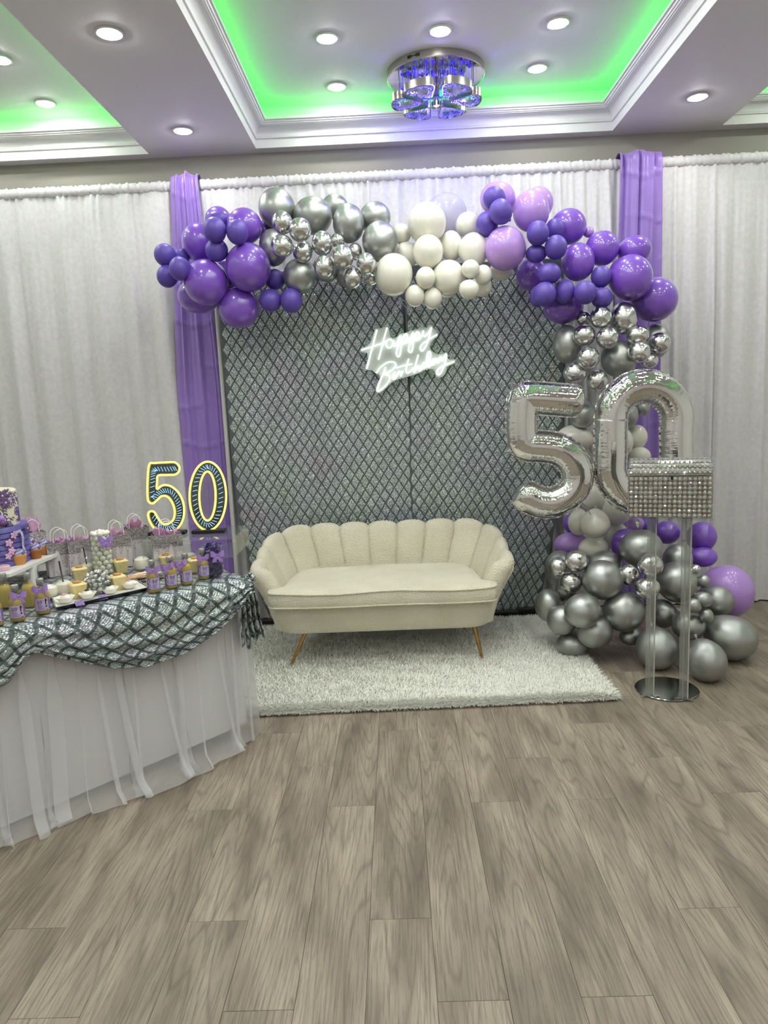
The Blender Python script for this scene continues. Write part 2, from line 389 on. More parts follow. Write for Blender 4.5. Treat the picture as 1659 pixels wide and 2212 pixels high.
for a in vis: downlight(*a, 'ceiling downlights in view')
for y in (3.5, 2.9, 2.3, 1.6):
    for x in (-.28, .33, .94): downlight(x, y, ZT, 'round downlight farther forward in the middle tray', 'ceiling downlights farther forward')
for y in (3.5, 2.5, 1.5):
    for x in (-2.8, 2.9): downlight(x, y, ZT, 'round downlight farther forward in a side tray', 'ceiling downlights in the side trays')
for x, y in ((-1.21, 2.31), (1.85, 3.35), (1.85, 2.2), (2.75, 4.5), (3.5, 4.5), (-2.75, 4.6), (-3.4, 4.6)): downlight(x, y, ZS if -1.5 < x < 2 else ZT, 'round downlight beside the photo frame', 'ceiling downlights beside the frame')
for y in (.3, -.9, -2.1, -3.2):
    for x in (-3.4, -2.1, -.8, .5, 1.8, 3.1): downlight(x, y, ZS, 'round downlight in the rear half of the room', 'ceiling downlights behind the camera')
# ------------------------------------------------------------------ white curtains on a pipe
M_curtain = mat('white_crushed_velvet', (200, 199, 200), .5, sheen=.3, vary=(38, (209, 208, 209), 5.), bump=(45, .14, .004))
YC = 4.955; ZC = 3.02
def curtain(name, xa, xb, label, seed, wide, zb=.01):
    r = random.Random(seed); edges = [xa]; 
    while edges[-1] < xb: edges.append(edges[-1]+r.uniform(*wide))
    amp = [r.uniform(.35, 1.) for _ in edges]; sh = [r.uniform(.3, .7) for _ in edges]; drift = [r.uniform(-.03, .03) for _ in edges]
    nx = int((xb-xa)/.007); m = MB(); zs = [ZC-.065, ZC-.08, ZC-.14, ZC-.3, 2.4, 2.0, 1.5, 1.0, .5, .2, .06, zb]
    fine = [r.uniform(0, 6.28) for _ in range(6)]
    V = []
    for z in zs:
        t = smoothstep(ZC-.05, 2.2, z) if z > 2.2 else 1.
        t = (ZC-.065-z)/(ZC-.065); tt = min(1, t*3.5)
        k = 0
        for i in range(nx+1):
            x = xa+(xb-xa)*i/nx
            while k < len(edges)-2 and x > edges[k+1]: k += 1
            u = (x-edges[k])/(edges[k+1]-edges[k]); s_ = sh[k]
            u2 = .5*u/s_ if u < s_ else .5+.5*(u-s_)/(1-s_)
            big = amp[k]*(sin(PI*u2)**2)
            fin = sum(sin(x*(95+31*q)+fine[q]+1.5*sin(x*7+q)) for q in range(3))/3
            y = -(.010+.050*tt)*big-.007*(1-tt*.75)*fin-.012*tt
            V.append((x+drift[k]*t*t, YC+y, z))
    n = nx+1
    m.add(V, [(j*n+i, j*n+i+1, (j+1)*n+i+1, (j+1)*n+i) for j in range(len(zs)-1) for i in range(nx)])
    root = m.build(name, M_curtain, sharp=None)
    tag(root, label, 'curtain', 'white curtain panels along the back wall')
    # ruched rod pocket
    h = MB(); V = []; prof = [(-PI*.95+2*PI*.95*q/9) for q in range(10)]
    for j, a in enumerate(prof):
        for i in range(nx+1):
            x = xa+(xb-xa)*i/nx
            f = sin(x*150+2*sin(x*9)+fine[0])*.35+sin(x*233+fine[1]+.8*a)*.3+sin(x*61+fine[2])*.25
            R_ = .027+.007*f
            V.append((x+.004*sin(a*2+x*40), YC-R_*cos(a)*.8, ZC-.038+R_*sin(a)*1.25+(.005*f if abs(a) > 2.2 else 0)))
    h.add(V, [(j*n+i, j*n+i+1, (j+1)*n+i+1, (j+1)*n+i) for j in range(9) for i in range(nx)])
    h.build('rod_pocket', M_curtain, root, sharp=None)
    return root
curtain('curtain', -4.1, -1.30, 'white curtain to the left of the left satin swag', 3, (.10, .26))
curtain('curtain', -1.295, 1.64, 'finely pleated white curtain between the two satin swags, behind the arch', 5, (.045, .09))
curtain('curtain', 1.645, 4.2, 'white curtain to the right of the right satin swag', 9, (.07, .17))
rod = MB(); rod.tube([(-4.25, YC, ZC-.035), (4.4, YC, ZC-.035)], .016, 10)
rod = tag(rod.build('curtain_rod', mat('grey_metal', (150, 150, 150), .35, .8)), 'long metal pipe threaded through the curtain pockets', 'rod')
for x in (-4.22, 4.36): MB().tube([(x, YC, 0), (x, YC, ZC-.03)], .02, 10).build('upright', bpy.data.materials['grey_metal'], rod)

# ------------------------------------------------------------------ satin swags over the pipe
def swag(xt0, xt1, xb0, xb1, label, seed, zb):
    r = random.Random(seed); ph = [r.uniform(0, 6.28) for _ in range(6)]
    def fn(u, v):
        # v 0 = behind rod, small part over the rod, then down
        if v < .06:
            a = PI*(v/.06); z = ZC-.02+.035*sin(a); y = YC-.005+.045*cos(a)+(-.02)*(v/.06); d = 0
            z += .018*sin(PI*u)+.008*sin(u*13+ph[0])
        else:
            d = (v-.06)/.94; z = ZC-.02-d*(ZC-.02-zb); y = YC-.075
        t = min(1, d*2.2)
        xa = xt0+(xb0-xt0)*t; xb = xt1+(xb1-xt1)*t
        uu = u+.035*sin(2*PI*u*3+ph[1]+d*1.1)
        x = xa+(xb-xa)*uu
        fold = .5*sin(2*PI*u*2.6+ph[2]+d*1.3)+.35*sin(2*PI*u*5.3+ph[3]-d*2.)+.12*sin(2*PI*u*9+ph[4]+d*5)
        crease = 0
        for q in range(11):
            zz = .2+q*.27+.02*sin(u*6+q*2.)
            crease += math.exp(-((z-zz)/.010)**2)*(1 if (q+int(u*2)) % 3 else .4)
        y += -.026*fold*(1-.35*t)-.007*crease+.02*abs(u-.5)*2
        y = min(y, YC-.050) if d > .02 else y
        return (x, y, z)
    m = MB(); m.grid(fn, 56, 190); o = m.build('satin_swag', M_satin, sharp=None)
    sol = o.modifiers.new('thickness', 'SOLIDIFY'); sol.thickness = .002
    return tag(o, label, 'drape', 'purple satin swags over the curtain pipe')
swag(-1.40, -1.215, -1.47, -1.155, 'purple satin swag hung over the pipe at left, behind the left balloon cluster', 1, .03)
swag(1.515, 1.79, 1.48, 1.79, 'purple satin swag hung over the pipe at right, behind the purple shoulder balloons', 4, .03)

# ------------------------------------------------------------------ sequin backdrop
bd = thing('sequin_backdrop', 'tall silver sequin diamond patterned backdrop cloth on a stand behind the sofa', 'backdrop', (.0, 4.80, 0))
YB = 4.80
def bxl(z):
    return np.interp(z, [0, .34, .75, 1.15, 2.4], [-.905, -1.03, -1.095, -1.115, -1.125])
def bxr(z): return np.interp(z, [0, .065, .9, 2.0, 2.4], [.94, .955, 1.12, 1.13, 1.13])
def seam(z): return .10+.006*sin(z*5)
def gap(z): return .012*smoothstep(1.3, 2.1, z)+.0004
def bpos(x, z, side):
    # x in nominal metres -1.13..1.13
    l, r_, s = bxl(z), bxr(z), seam(z)
    if side < 0: X = l+(s-gap(z)-l)*((x+1.125)/1.225)
    else: X = s+gap(z)+(r_-s-gap(z))*((x-.10)/1.03)
    y = .010*sin(X*9+z*.6)+.006*sin(X*23+1.+z)+.02*max(0, .4-z)*sin(X*17)
    return (X, y, z)
for side, (xa, xb) in ((-1, (-1.125, .10)), (1, (.10, 1.13))):
    m = MB(); nu, nv = 60, 60; m.grid(lambda u, v: bpos(xa+(xb-xa)*u, .02+2.36*v, side), nu, nv)
    o = m.build('cloth_panel', M_net, bd, sharp=None)
    # raised sequin diamonds
    d = MB(); uv = []; wx, wz = .0672, .1015; hx, hz = wx*.5*.84, wz*.5*.86
    kz = 0; z = .07
    while z < 2.34:
        x = -1.125+wx*.5+(wx/2 if kz % 2 else 0)
        while x < xa-hx*.4: x += wx
        while x < xb+(hx*.4 if side < 0 else -hx*.4):
            jx = .0008*sin(x*31+z*17); V = []; N_ = 2
            for a in range(N_+1):
                for b_ in range(N_+1):
                    p, q = a/N_-.5, b_/N_-.5
                    dx, dz = (p-q)*hx, (p+q)*hz
                    P = bpos(max(xa+.002, min(xb-.002, x+dx*1+jx)), max(.012, z+dz), side); bul = .0045*(1-(abs(p)+abs(q)))
                    V.append((P[0], P[1]-.0015-bul, P[2])); uv.append((x+dx+jx, z+dz))
            d.add(V, [(a*(N_+1)+b_, (a+1)*(N_+1)+b_, (a+1)*(N_+1)+b_+1, a*(N_+1)+b_+1) for a in range(N_) for b_ in range(N_)])
            x += wx
        z += wz/2; kz += 1
    d.uv = uv; tag(d.build('sequin_diamonds', M_sequin, bd, sharp=None), kind='stuff')
M_pole = mat('pale_pole', (186, 188, 184), .5)
for x in (-1.145, 1.15): MB().tube([(x, .03, .03), (x, .03, 2.38)], .015, 10).build('upright', M_pole, bd)
MB().tube([(.11, .045, .03), (.11, .045, 2.38)], .014, 10).build('centre_pole', mat('grey_pole', (158, 162, 162), .4, .3), bd)
MB().tube([(-1.16, .03, 2.38), (1.165, .03, 2.38)], .016, 10).build('top_bar', M_pole, bd)
MB().box((0.02, -.03, .035), (2.1, .03, .035), bev=.006).box((.88, -.045, .055), (.16, .03, .03), bev=.006).build('bottom_bar', M_black, bd)
for x in (-1.145, 1.15): MB().box((x, .03, .015), (.06, .12, .03), bev=.006).build('foot', M_black, bd)

# ------------------------------------------------------------------ balloons
M_BAL = {
 'P': mat('purple_latex', (122, 78, 190), .3, coat=1.), 'D': mat('dark_violet_latex', (92, 72, 166), .42),
 'L': mat('lavender_latex', (178, 140, 216), .3, coat=.6), 'W': mat('ivory_latex', (226, 225, 213), .25, coat=.5, sss=.15),
 'S': mat('satin_silver_latex', (172, 175, 172), .38, .88), 'C': mat('chrome_silver_latex', (214, 214, 213), .19, 1.),
 'T': mat('translucent_latex', (190, 188, 212), .2, trans=.0, alpha=.7)}
BG = ['balloons on the left end of the arch', 'silver balloons on the arch top', 'white balloons on the arch top', 'balloons on the right shoulder of the arch', 'silver balloons on the right column', 'white balloons behind the foil numbers', 'balloons in the floor cluster on the right']
prof = []
for k in range(17):                      # blown body, neck end at +z
    t = PI*k/16; rr = sin(t); zz = -cos(t)
    if zz > 0: zz *= 1+.10*zz*zz; rr *= 1-.06*zz
    prof.append((max(rr, .0001), zz))
prof = [p for p in prof if p[1] < 1.06]
prof += [(.07, 1.105), (.045, 1.13), (.04, 1.15), (.075, 1.17), (.09, 1.19), (.07, 1.205), (.045, 1.21), (.09, 1.26), (.12, 1.30)]
um = MB().lathe(prof, n=32); BV = np.array(um.v); BF = um.f
def balloon(x, y, z, r, el, kind, g, label, k):
    rr = random.Random(k)
    cx = {0: -.9, 1: -.3, 2: .25, 3: 1.1, 4: 1.33, 5: 1.3, 6: 1.45}[g]; cz = {0: 2.4, 1: 2.5, 2: 2.45, 3: 2.4, 4: 1.9, 5: 1.2, 6: .45}[g]
    ax = Vector(((cx-x)*1.1+rr.uniform(-.08, .08), .30+rr.uniform(0, .1), (cz-z)*1.1+rr.uniform(-.08, .08))); ax.normalize()
    R = np.array(ax.to_track_quat('Z', 'Y').to_matrix())
    V = (BV*[1, 1, 1.04]) @ R.T
    s = np.array([math.sqrt(el), 1., 1/math.sqrt(el)])*r
    V = V*s+[0, 0, 0]
    me = bpy.data.meshes.new('balloon'); me.from_pydata(V.tolist(), [], BF); me.materials.append(M_BAL[kind])
    me.polygons.foreach_set('use_smooth', [True]*len(BF)); me.update()
    o = bpy.data.objects.new('balloon', me); COL.objects.link(o); o.location = (x, y, z)
    tag(o, label, 'balloon', BG[g])
BALLOONS = [
(-1.041,4.612,2.669,0.08,1.02,'P',0,'purple balloon peeking out behind the top of the left purple cluster'),
(-0.859,4.481,2.591,0.107,1.02,'P',0,'large purple balloon at upper right of left cluster, beside silver balloons'),
(-1.158,4.55,2.529,0.106,0.87,'P',0,'tall purple balloon in front of left satin swag, behind dark small ones'),
(-0.834,4.386,2.337,0.138,0.95,'P',0,'largest round purple balloon of left cluster, at its middle right'),
(-1.091,4.39,2.263,0.133,0.97,'P',0,'large purple balloon at lower left front of the left cluster'),
(-1.19,4.593,2.221,0.121,1.22,'P',0,'purple balloon half hidden at bottom left, hanging over the satin swag'),
(-0.929,4.496,2.127,0.128,1.01,'P',0,'large purple balloon hanging lowest at backdrop top left corner'),
(-1.017,4.61,2.343,0.083,0.94,'P',0,'purple balloon wedged in the gap between the three largest left purples'),
(-0.764,4.643,2.601,0.058,0.92,'P',0,'sliver of purple balloon between left cluster and silver balloons'),
(-0.99,4.274,2.531,0.068,0.95,'D',0,'small dark violet balloon, upper left of the front trio on left cluster'),
(-0.861,4.269,2.511,0.066,0.88,'D',0,'small dark violet balloon in front of the upper right purple one'),
(-1.004,4.346,2.434,0.066,1.01,'D',0,'small dark violet balloon, lowest of the front trio on left cluster'),
(-1.02,4.488,2.635,0.061,1.27,'D',0,'small violet balloon tucked behind the topmost of the left front trio'),
(-1.331,4.41,2.435,0.064,0.93,'D',0,'small dark violet balloon, farthest left of the arch, upper one'),
(-1.327,4.41,2.312,0.064,0.91,'D',0,'small dark violet balloon, lower of the pair at far left tip'),
(-1.213,4.281,2.328,0.063,0.86,'D',0,'small dark violet balloon inward of the far left pair'),
(-1.274,4.55,2.451,0.047,1.04,'D',0,'small violet balloon mostly hidden behind the far left trio'),
(-0.695,4.494,2.279,0.061,0.98,'D',0,'small dark violet balloon between big purple and big satin silver balloon'),
(-0.721,4.427,2.148,0.068,1.0,'D',0,'small dark violet balloon below purples, left of the lowest pair'),
(-0.593,4.413,2.139,0.07,0.9,'D',0,'small violet balloon hanging lowest right of the left cluster'),
(-0.666,4.567,2.707,0.116,0.92,'S',1,'big satin silver balloon at top left of the silver group'),
(-0.448,4.557,2.653,0.115,1.09,'S',1,'big satin silver balloon second from left along the top'),
(-0.319,4.663,2.727,0.078,1.15,'S',1,'satin silver balloon peeking up behind the second and third big ones'),
(-0.23,4.506,2.586,0.105,0.83,'S',1,'tall satin silver balloon third along the top'),
(-0.072,4.593,2.634,0.095,1.05,'S',1,'satin silver balloon with bluish top, fourth along the top'),
(-0.045,4.461,2.464,0.112,0.91,'S',1,'big satin silver balloon at the right end of silver group by white ones'),
(-0.695,4.497,2.465,0.095,0.75,'S',1,'satin silver balloon half hidden behind chrome ones on left of group'),
(-0.538,4.45,2.285,0.101,0.95,'S',1,'big satin silver balloon hanging below, with small printed mark'),
(-0.384,4.614,2.342,0.073,1.03,'S',1,'pale silver balloon mostly hidden behind a low chrome balloon'),
(-0.249,4.606,2.297,0.073,1.08,'S',1,'dark silver balloon mostly hidden behind lowest chrome balloon'),
(-0.602,4.299,2.559,0.062,0.89,'C',1,'small chrome balloon, topmost of the chrome string'),
(-0.499,4.271,2.508,0.066,0.95,'C',1,'small chrome balloon second of the chrome string, upper right'),
(-0.606,4.262,2.421,0.065,0.96,'C',1,'small chrome balloon at the left edge of the chrome string'),
(-0.501,4.37,2.407,0.061,0.94,'C',1,'small chrome balloon under the second one, partly covered'),
(-0.384,4.381,2.453,0.068,0.91,'C',1,'small chrome balloon in the middle of the chrome string, upper'),
(-0.296,4.454,2.48,0.044,1.04,'C',1,'small chrome balloon peeking behind the middle of the chrome string'),
(-0.264,4.283,2.351,0.068,0.94,'C',1,'small chrome balloon right of middle in the chrome string'),
(-0.196,4.449,2.411,0.046,0.82,'C',1,'small chrome balloon hidden behind right part of the chrome string'),
(-0.376,4.307,2.304,0.065,0.95,'C',1,'small chrome balloon low in the middle of the chrome string'),
(-0.129,4.317,2.312,0.061,0.9,'C',1,'small chrome balloon near the big white balloon, upper one'),
(-0.214,4.343,2.242,0.061,0.93,'C',1,'small chrome balloon hanging lowest in front of dark silver one'),
(-0.106,4.442,2.248,0.042,1.09,'C',1,'small chrome balloon half covered by the big white balloon'),
(0.03,4.378,2.254,0.118,0.91,'W',2,'big white balloon at lower left of the white group'),
(0.24,4.493,2.561,0.12,0.97,'W',2,'big ivory balloon at the top of the white group'),
(0.378,4.74,2.659,0.134,0.96,'T',2,'pale translucent balloon behind the top of the white group'),
(0.087,4.6,2.532,0.061,1.0,'W',2,'small ivory balloon between silver group and top ivory balloon'),
(0.118,4.58,2.405,0.077,1.0,'W',2,'ivory balloon half hidden above the big lower left white one'),
(0.239,4.407,2.381,0.094,0.92,'W',2,'ivory balloon in the centre of the white group'),
(0.387,4.54,2.436,0.079,0.77,'W',2,'narrow ivory balloon right of the centre white one'),
(0.502,4.62,2.575,0.075,1.03,'W',2,'ivory balloon at upper right, next to dark violet balloons'),
(0.514,4.459,2.391,0.095,0.91,'W',2,'ivory balloon at right, next to the big lavender balloon'),
(0.355,4.402,2.227,0.101,0.95,'W',2,'ivory balloon low in the middle of the white group'),
(0.216,4.338,2.222,0.061,0.91,'W',2,'small white balloon in front at lower middle of white group'),
(0.15,4.36,2.126,0.061,0.91,'W',2,'small white balloon hanging lowest left, above the neon sign chain'),
(0.257,4.38,2.109,0.06,0.91,'W',2,'small white balloon hanging lowest, right of its twin'),
(0.475,4.291,2.252,0.053,1.0,'W',2,'small white balloon, upper left of right-hand white trio'),
(0.555,4.345,2.225,0.054,0.87,'W',2,'small white balloon, right of right-hand white trio'),
(0.461,4.263,2.133,0.057,1.04,'W',2,'small white balloon, lowest of right-hand white trio'),
(0.356,4.548,2.185,0.058,1.04,'W',2,'small white balloon peeking below the low middle ivory one'),
(0.557,4.435,2.174,0.061,0.96,'W',2,'small white balloon half hidden under the right-hand white trio'),
(0.7,4.62,2.286,0.064,1.29,'W',2,'white balloon peeking out below the big lavender balloon'),
(0.687,4.604,2.713,0.102,1.12,'L',3,'lavender balloon at top, behind two dark violet ones'),
(0.863,4.469,2.597,0.113,0.9,'L',3,'large pale lavender balloon in front at the arch peak'),
(0.937,4.631,2.681,0.095,1.0,'L',3,'purple lavender balloon right behind the large pale lavender one'),
(0.694,4.381,2.374,0.123,0.93,'L',3,'biggest lavender balloon bordering the white group'),
(0.644,4.456,2.678,0.066,1.0,'D',3,'small dark violet balloon, topmost one on the lavender balloon'),
(0.66,4.321,2.566,0.068,0.91,'D',3,'small dark violet balloon, middle of the trio by lavender balloons'),
(0.593,4.419,2.523,0.069,0.88,'D',3,'small dark violet balloon, lower left of trio by white group'),
(0.871,4.311,2.436,0.067,0.92,'D',3,'small dark violet balloon below the pale lavender one'),
(0.999,4.441,2.484,0.058,0.91,'D',3,'small violet balloon in front of the upper right purple one'),
(0.872,4.369,2.334,0.057,1.17,'D',3,'small dark violet balloon tucked under two others right of big lavender'),
(0.974,4.313,2.353,0.067,0.94,'D',3,'small violet balloon between three purple ones on the shoulder'),
(1.103,4.549,2.516,0.107,1.0,'P',3,'large purple balloon highest on the right shoulder'),
(1.13,4.427,2.286,0.104,0.88,'P',3,'purple balloon in the centre of the right shoulder'),
(1.29,4.493,2.37,0.102,0.98,'P',3,'purple balloon in the middle top edge of the right shoulder'),
(1.49,4.5,2.352,0.091,1.1,'P',3,'purple balloon in front of the right satin swag'),
(1.432,4.397,2.178,0.129,0.92,'P',3,'largest purple balloon at the right bend of the arch'),
(1.612,4.503,2.061,0.135,1.02,'P',3,'large purple balloon farthest right of the arch'),
(0.888,4.62,2.263,0.097,0.89,'P',3,'purple balloon behind, lower right of the big lavender one'),
(1.057,4.491,2.032,0.106,1.31,'P',3,'wide purple balloon hanging lowest on the right shoulder'),
(0.934,4.31,2.209,0.064,1.13,'D',3,'small violet balloon in front, at mid left of the right shoulder'),
(0.903,4.29,2.092,0.068,0.95,'D',3,'small violet balloon, first of the low row of three'),
(1.03,4.34,2.108,0.065,0.84,'D',3,'small violet balloon, second of the low row of three'),
(1.134,4.28,2.089,0.066,0.97,'D',3,'small violet balloon, third of the low row of three'),
(1.252,4.374,2.187,0.061,0.91,'D',3,'small dark violet balloon left of the largest right purple'),
(1.248,4.343,2.063,0.061,1.06,'D',3,'small dark violet balloon above the topmost chrome balloons'),
(0.886,4.404,2.096,0.055,0.75,'D',3,'small violet balloon half hidden at left end of the low row'),
(1.231,4.566,2.483,0.032,1.0,'L',3,'tiny sliver of lavender balloon between two shoulder purples'),
(1.235,4.317,1.949,0.064,0.96,'C',4,'small chrome balloon topmost of the right column'),
(1.172,4.449,1.96,0.045,0.95,'C',4,'small chrome balloon behind the topmost one of the column'),
(1.387,4.383,1.943,0.088,0.86,'C',4,'medium chrome balloon under the farthest right purple'),
(1.077,4.477,1.814,0.101,0.75,'S',4,'satin silver balloon at the left of the right column'),
(1.375,4.42,1.712,0.11,0.96,'S',4,'big satin silver balloon in the middle above the foil numbers'),
(1.146,4.342,1.851,0.065,1.02,'C',4,'small chrome balloon second row left in the right column'),
(1.268,4.294,1.827,0.065,1.01,'C',4,'small chrome balloon second row middle in the right column'),
(1.154,4.279,1.716,0.065,1.0,'C',4,'small chrome balloon third row, over the left satin balloon'),
(1.091,4.341,1.635,0.067,1.13,'C',4,'small chrome balloon directly above foil number five, left one'),
(1.222,4.34,1.584,0.065,0.94,'C',4,'small chrome balloon directly above foil number five, right one'),
(1.453,4.322,1.837,0.06,1.17,'C',4,'small chrome balloon, upper left of the right-hand chrome trio'),
(1.616,4.414,1.792,0.064,1.0,'C',4,'small chrome balloon, rightmost of the right-hand chrome trio'),
(1.449,4.278,1.735,0.063,1.0,'C',4,'small chrome balloon, lowest of the right-hand chrome trio'),
(1.555,4.417,1.691,0.051,1.17,'C',4,'small chrome balloon hidden under the right-hand chrome trio'),
(1.641,4.566,1.813,0.099,0.83,'S',4,'satin silver balloon behind the right-hand chrome trio'),
(1.48,4.592,1.366,0.079,0.85,'S',4,'dark silver balloon seen through the foil zero, lower one'),
(1.589,4.627,1.405,0.049,0.95,'S',4,'dark silver balloon seen through the foil zero, upper one'),
(1.183,4.522,1.38,0.082,0.92,'S',4,'dark silver balloon seen inside the crook of foil five'),
(1.144,4.578,1.221,0.108,1.25,'W',5,'white balloon showing between arm and bowl of foil five'),
(1.372,4.569,1.194,0.134,1.07,'W',5,'large white balloon seen between foil five and zero'),
(1.566,4.66,1.218,0.074,0.85,'W',5,'white balloon seen through the foil zero, upper right'),
(1.572,4.62,1.093,0.068,1.11,'W',5,'white balloon seen through the foil zero beside the crystal box'),
(1.252,4.525,0.857,0.099,0.82,'W',5,'white balloon under the touching point of foil five and zero'),
(1.374,4.436,0.774,0.091,1.11,'W',5,'white balloon below the foil zero with a lilac cast'),
(1.182,4.235,0.732,0.087,1.03,'W',5,'round white balloon in front, just below the foil five tail'),
(1.117,4.365,0.722,0.073,0.82,'W',5,'white balloon left behind the round front white one'),
(1.198,4.325,0.564,0.08,1.39,'W',5,'white balloon resting on the silver floor cluster'),
(1.392,4.49,0.598,0.084,0.91,'W',5,'white balloon between front white and dark violet behind box'),
(1.091,4.436,0.57,0.092,1.4,'L',6,'lavender balloon left of the lowest white balloon'),
(1.103,4.484,0.697,0.059,0.85,'P',6,'purple balloon peeking behind the white ones at the left'),
(1.525,4.518,0.668,0.049,1.0,'L',6,'small lavender balloon behind the hanging crystal drop'),
(1.402,4.33,0.579,0.097,0.97,'P',6,'purple balloon behind the topmost satin silver of the floor cluster'),
(1.6,4.582,0.645,0.063,1.06,'D',6,'dark violet balloon in shade beneath the crystal box left corner'),
(1.735,4.557,0.598,0.08,1.12,'P',6,'purple balloon between the two acrylic legs'),
(1.905,4.426,0.59,0.091,0.9,'P',6,'large purple balloon right of the acrylic legs, upper'),
(1.873,4.334,0.479,0.073,1.35,'P',6,'purple balloon right of the acrylic legs, lower'),
(1.974,4.208,0.292,0.152,0.89,'L',6,'very large lavender balloon at the right edge of the floor cluster'),
(1.423,4.13,0.595,0.118,1.12,'S',6,'big satin silver balloon topmost of the floor cluster'),
(1.674,4.218,0.495,0.09,0.85,'S',6,'satin silver balloon behind the legs, below purple one'),
(1.612,4.054,0.402,0.121,1.01,'S',6,'big satin silver balloon behind the right acrylic leg'),
(1.148,3.955,0.458,0.114,1.0,'S',6,'big satin silver balloon in the upper middle of the floor cluster'),
(0.978,4.251,0.461,0.104,0.85,'S',6,'satin silver balloon behind the left chrome trio'),
(1.232,4.195,0.498,0.086,1.32,'S',6,'satin silver balloon peeking up below the lowest white balloon'),
(1.008,3.986,0.566,0.064,1.04,'C',6,'small chrome balloon, top of the left chrome trio'),
(0.908,4.014,0.529,0.053,0.86,'C',6,'small chrome balloon, left of the left chrome trio'),
(0.981,4.003,0.437,0.063,1.0,'C',6,'small chrome balloon, bottom of the left chrome trio'),
(0.982,4.131,0.366,0.067,0.8,'S',6,'satin silver balloon hidden beneath the left chrome trio'),
(0.876,4.112,0.274,0.09,0.83,'S',6,'satin silver balloon farthest left, by the backdrop corner'),
(0.92,3.967,0.226,0.086,1.0,'S',6,'satin silver balloon lower left at the edge of the rug'),
(1.001,3.831,0.319,0.097,1.04,'S',6,'satin silver balloon in front at left of the floor cluster'),
(1.086,3.887,0.176,0.096,1.07,'S',6,'satin silver balloon low at left, over the bare floor gap'),
(0.985,3.968,0.08,0.083,1.4,'S',6,'satin silver balloon lowest left, touching the rug edge'),
(1.258,3.92,0.279,0.116,1.04,'S',6,'big satin silver balloon in the centre of the floor cluster'),
(1.304,3.985,0.474,0.061,0.93,'C',6,'small chrome balloon left of the left acrylic leg, alone'),
(1.394,3.892,0.547,0.066,1.09,'C',6,'small chrome balloon behind the left acrylic leg, upper'),
(1.371,3.867,0.422,0.066,1.08,'C',6,'small chrome balloon behind the left acrylic leg, lower'),
(1.529,4.042,0.217,0.077,0.91,'S',6,'dark silver balloon in shade between the acrylic legs'),
(1.598,3.859,0.202,0.085,1.16,'S',6,'satin silver balloon behind the lower right acrylic leg'),
(1.388,3.762,0.108,0.112,1.02,'S',6,'big satin silver balloon on the floor behind the left acrylic leg'),
(1.578,3.572,0.101,0.104,0.93,'S',6,'big pale silver balloon on the floor, nearest the stand base'),
(1.829,3.844,0.126,0.131,1.11,'S',6,'biggest satin silver balloon farthest right on the floor'),
(1.831,4.032,0.289,0.09,1.02,'S',6,'satin silver balloon overlapping the very large lavender one'),
(1.725,3.963,0.425,0.035,0.84,'S',6,'tiny satin silver balloon, highest of the tiny four at right'),
(1.664,3.826,0.358,0.045,1.08,'S',6,'tiny satin silver balloon, largest of the tiny four at right'),
(1.598,3.794,0.334,0.04,0.9,'S',6,'tiny satin silver balloon against the right acrylic leg'),
(1.67,3.801,0.274,0.039,0.9,'S',6,'tiny satin silver balloon, lowest of the tiny four at right'),
(1.685,3.986,0.491,0.028,1.03,'C',6,'tiny chrome balloon peeking right of the right acrylic leg top'),
(1.31,3.953,0.12,0.058,1.34,'S',6,'dark silver balloon in deep shade under the cluster'),
]
for k, b in enumerate(BALLOONS): balloon(*b, k)

# ------------------------------------------------------------------ foil number balloons
def mat_foil():
    m = mat('silver_foil', (222, 222, 220), .035, 1.); N = NT(m); b = N.n['Principled BSDF']
    uv = N.add('ShaderNodeTexCoord').outputs['UV']
    mp = N.add('ShaderNodeMapping'); mp.inputs['Scale'].default_value = (46, 2.2, 1); N.link(uv, mp.inputs[0])
    nz = N.add('ShaderNodeTexNoise', i_Scale=1., i_Detail=3.); N.link(mp.outputs[0], nz.inputs['Vector'])
    sx = N.add('ShaderNodeSeparateXYZ'); N.link(uv, sx.inputs[0])
    edge = N.math('MULTIPLY', N.math('POWER', N.math('ABSOLUTE', sx.outputs[1]), 1.5), nz.outputs[0])
    bp = N.add('ShaderNodeBump', i_Strength=.55, i_Distance=.012); N.link(edge, bp.inputs['Height']); N.link(bp.outputs[0], b.inputs['Normal'])
    return m
M_foil = mat_foil()
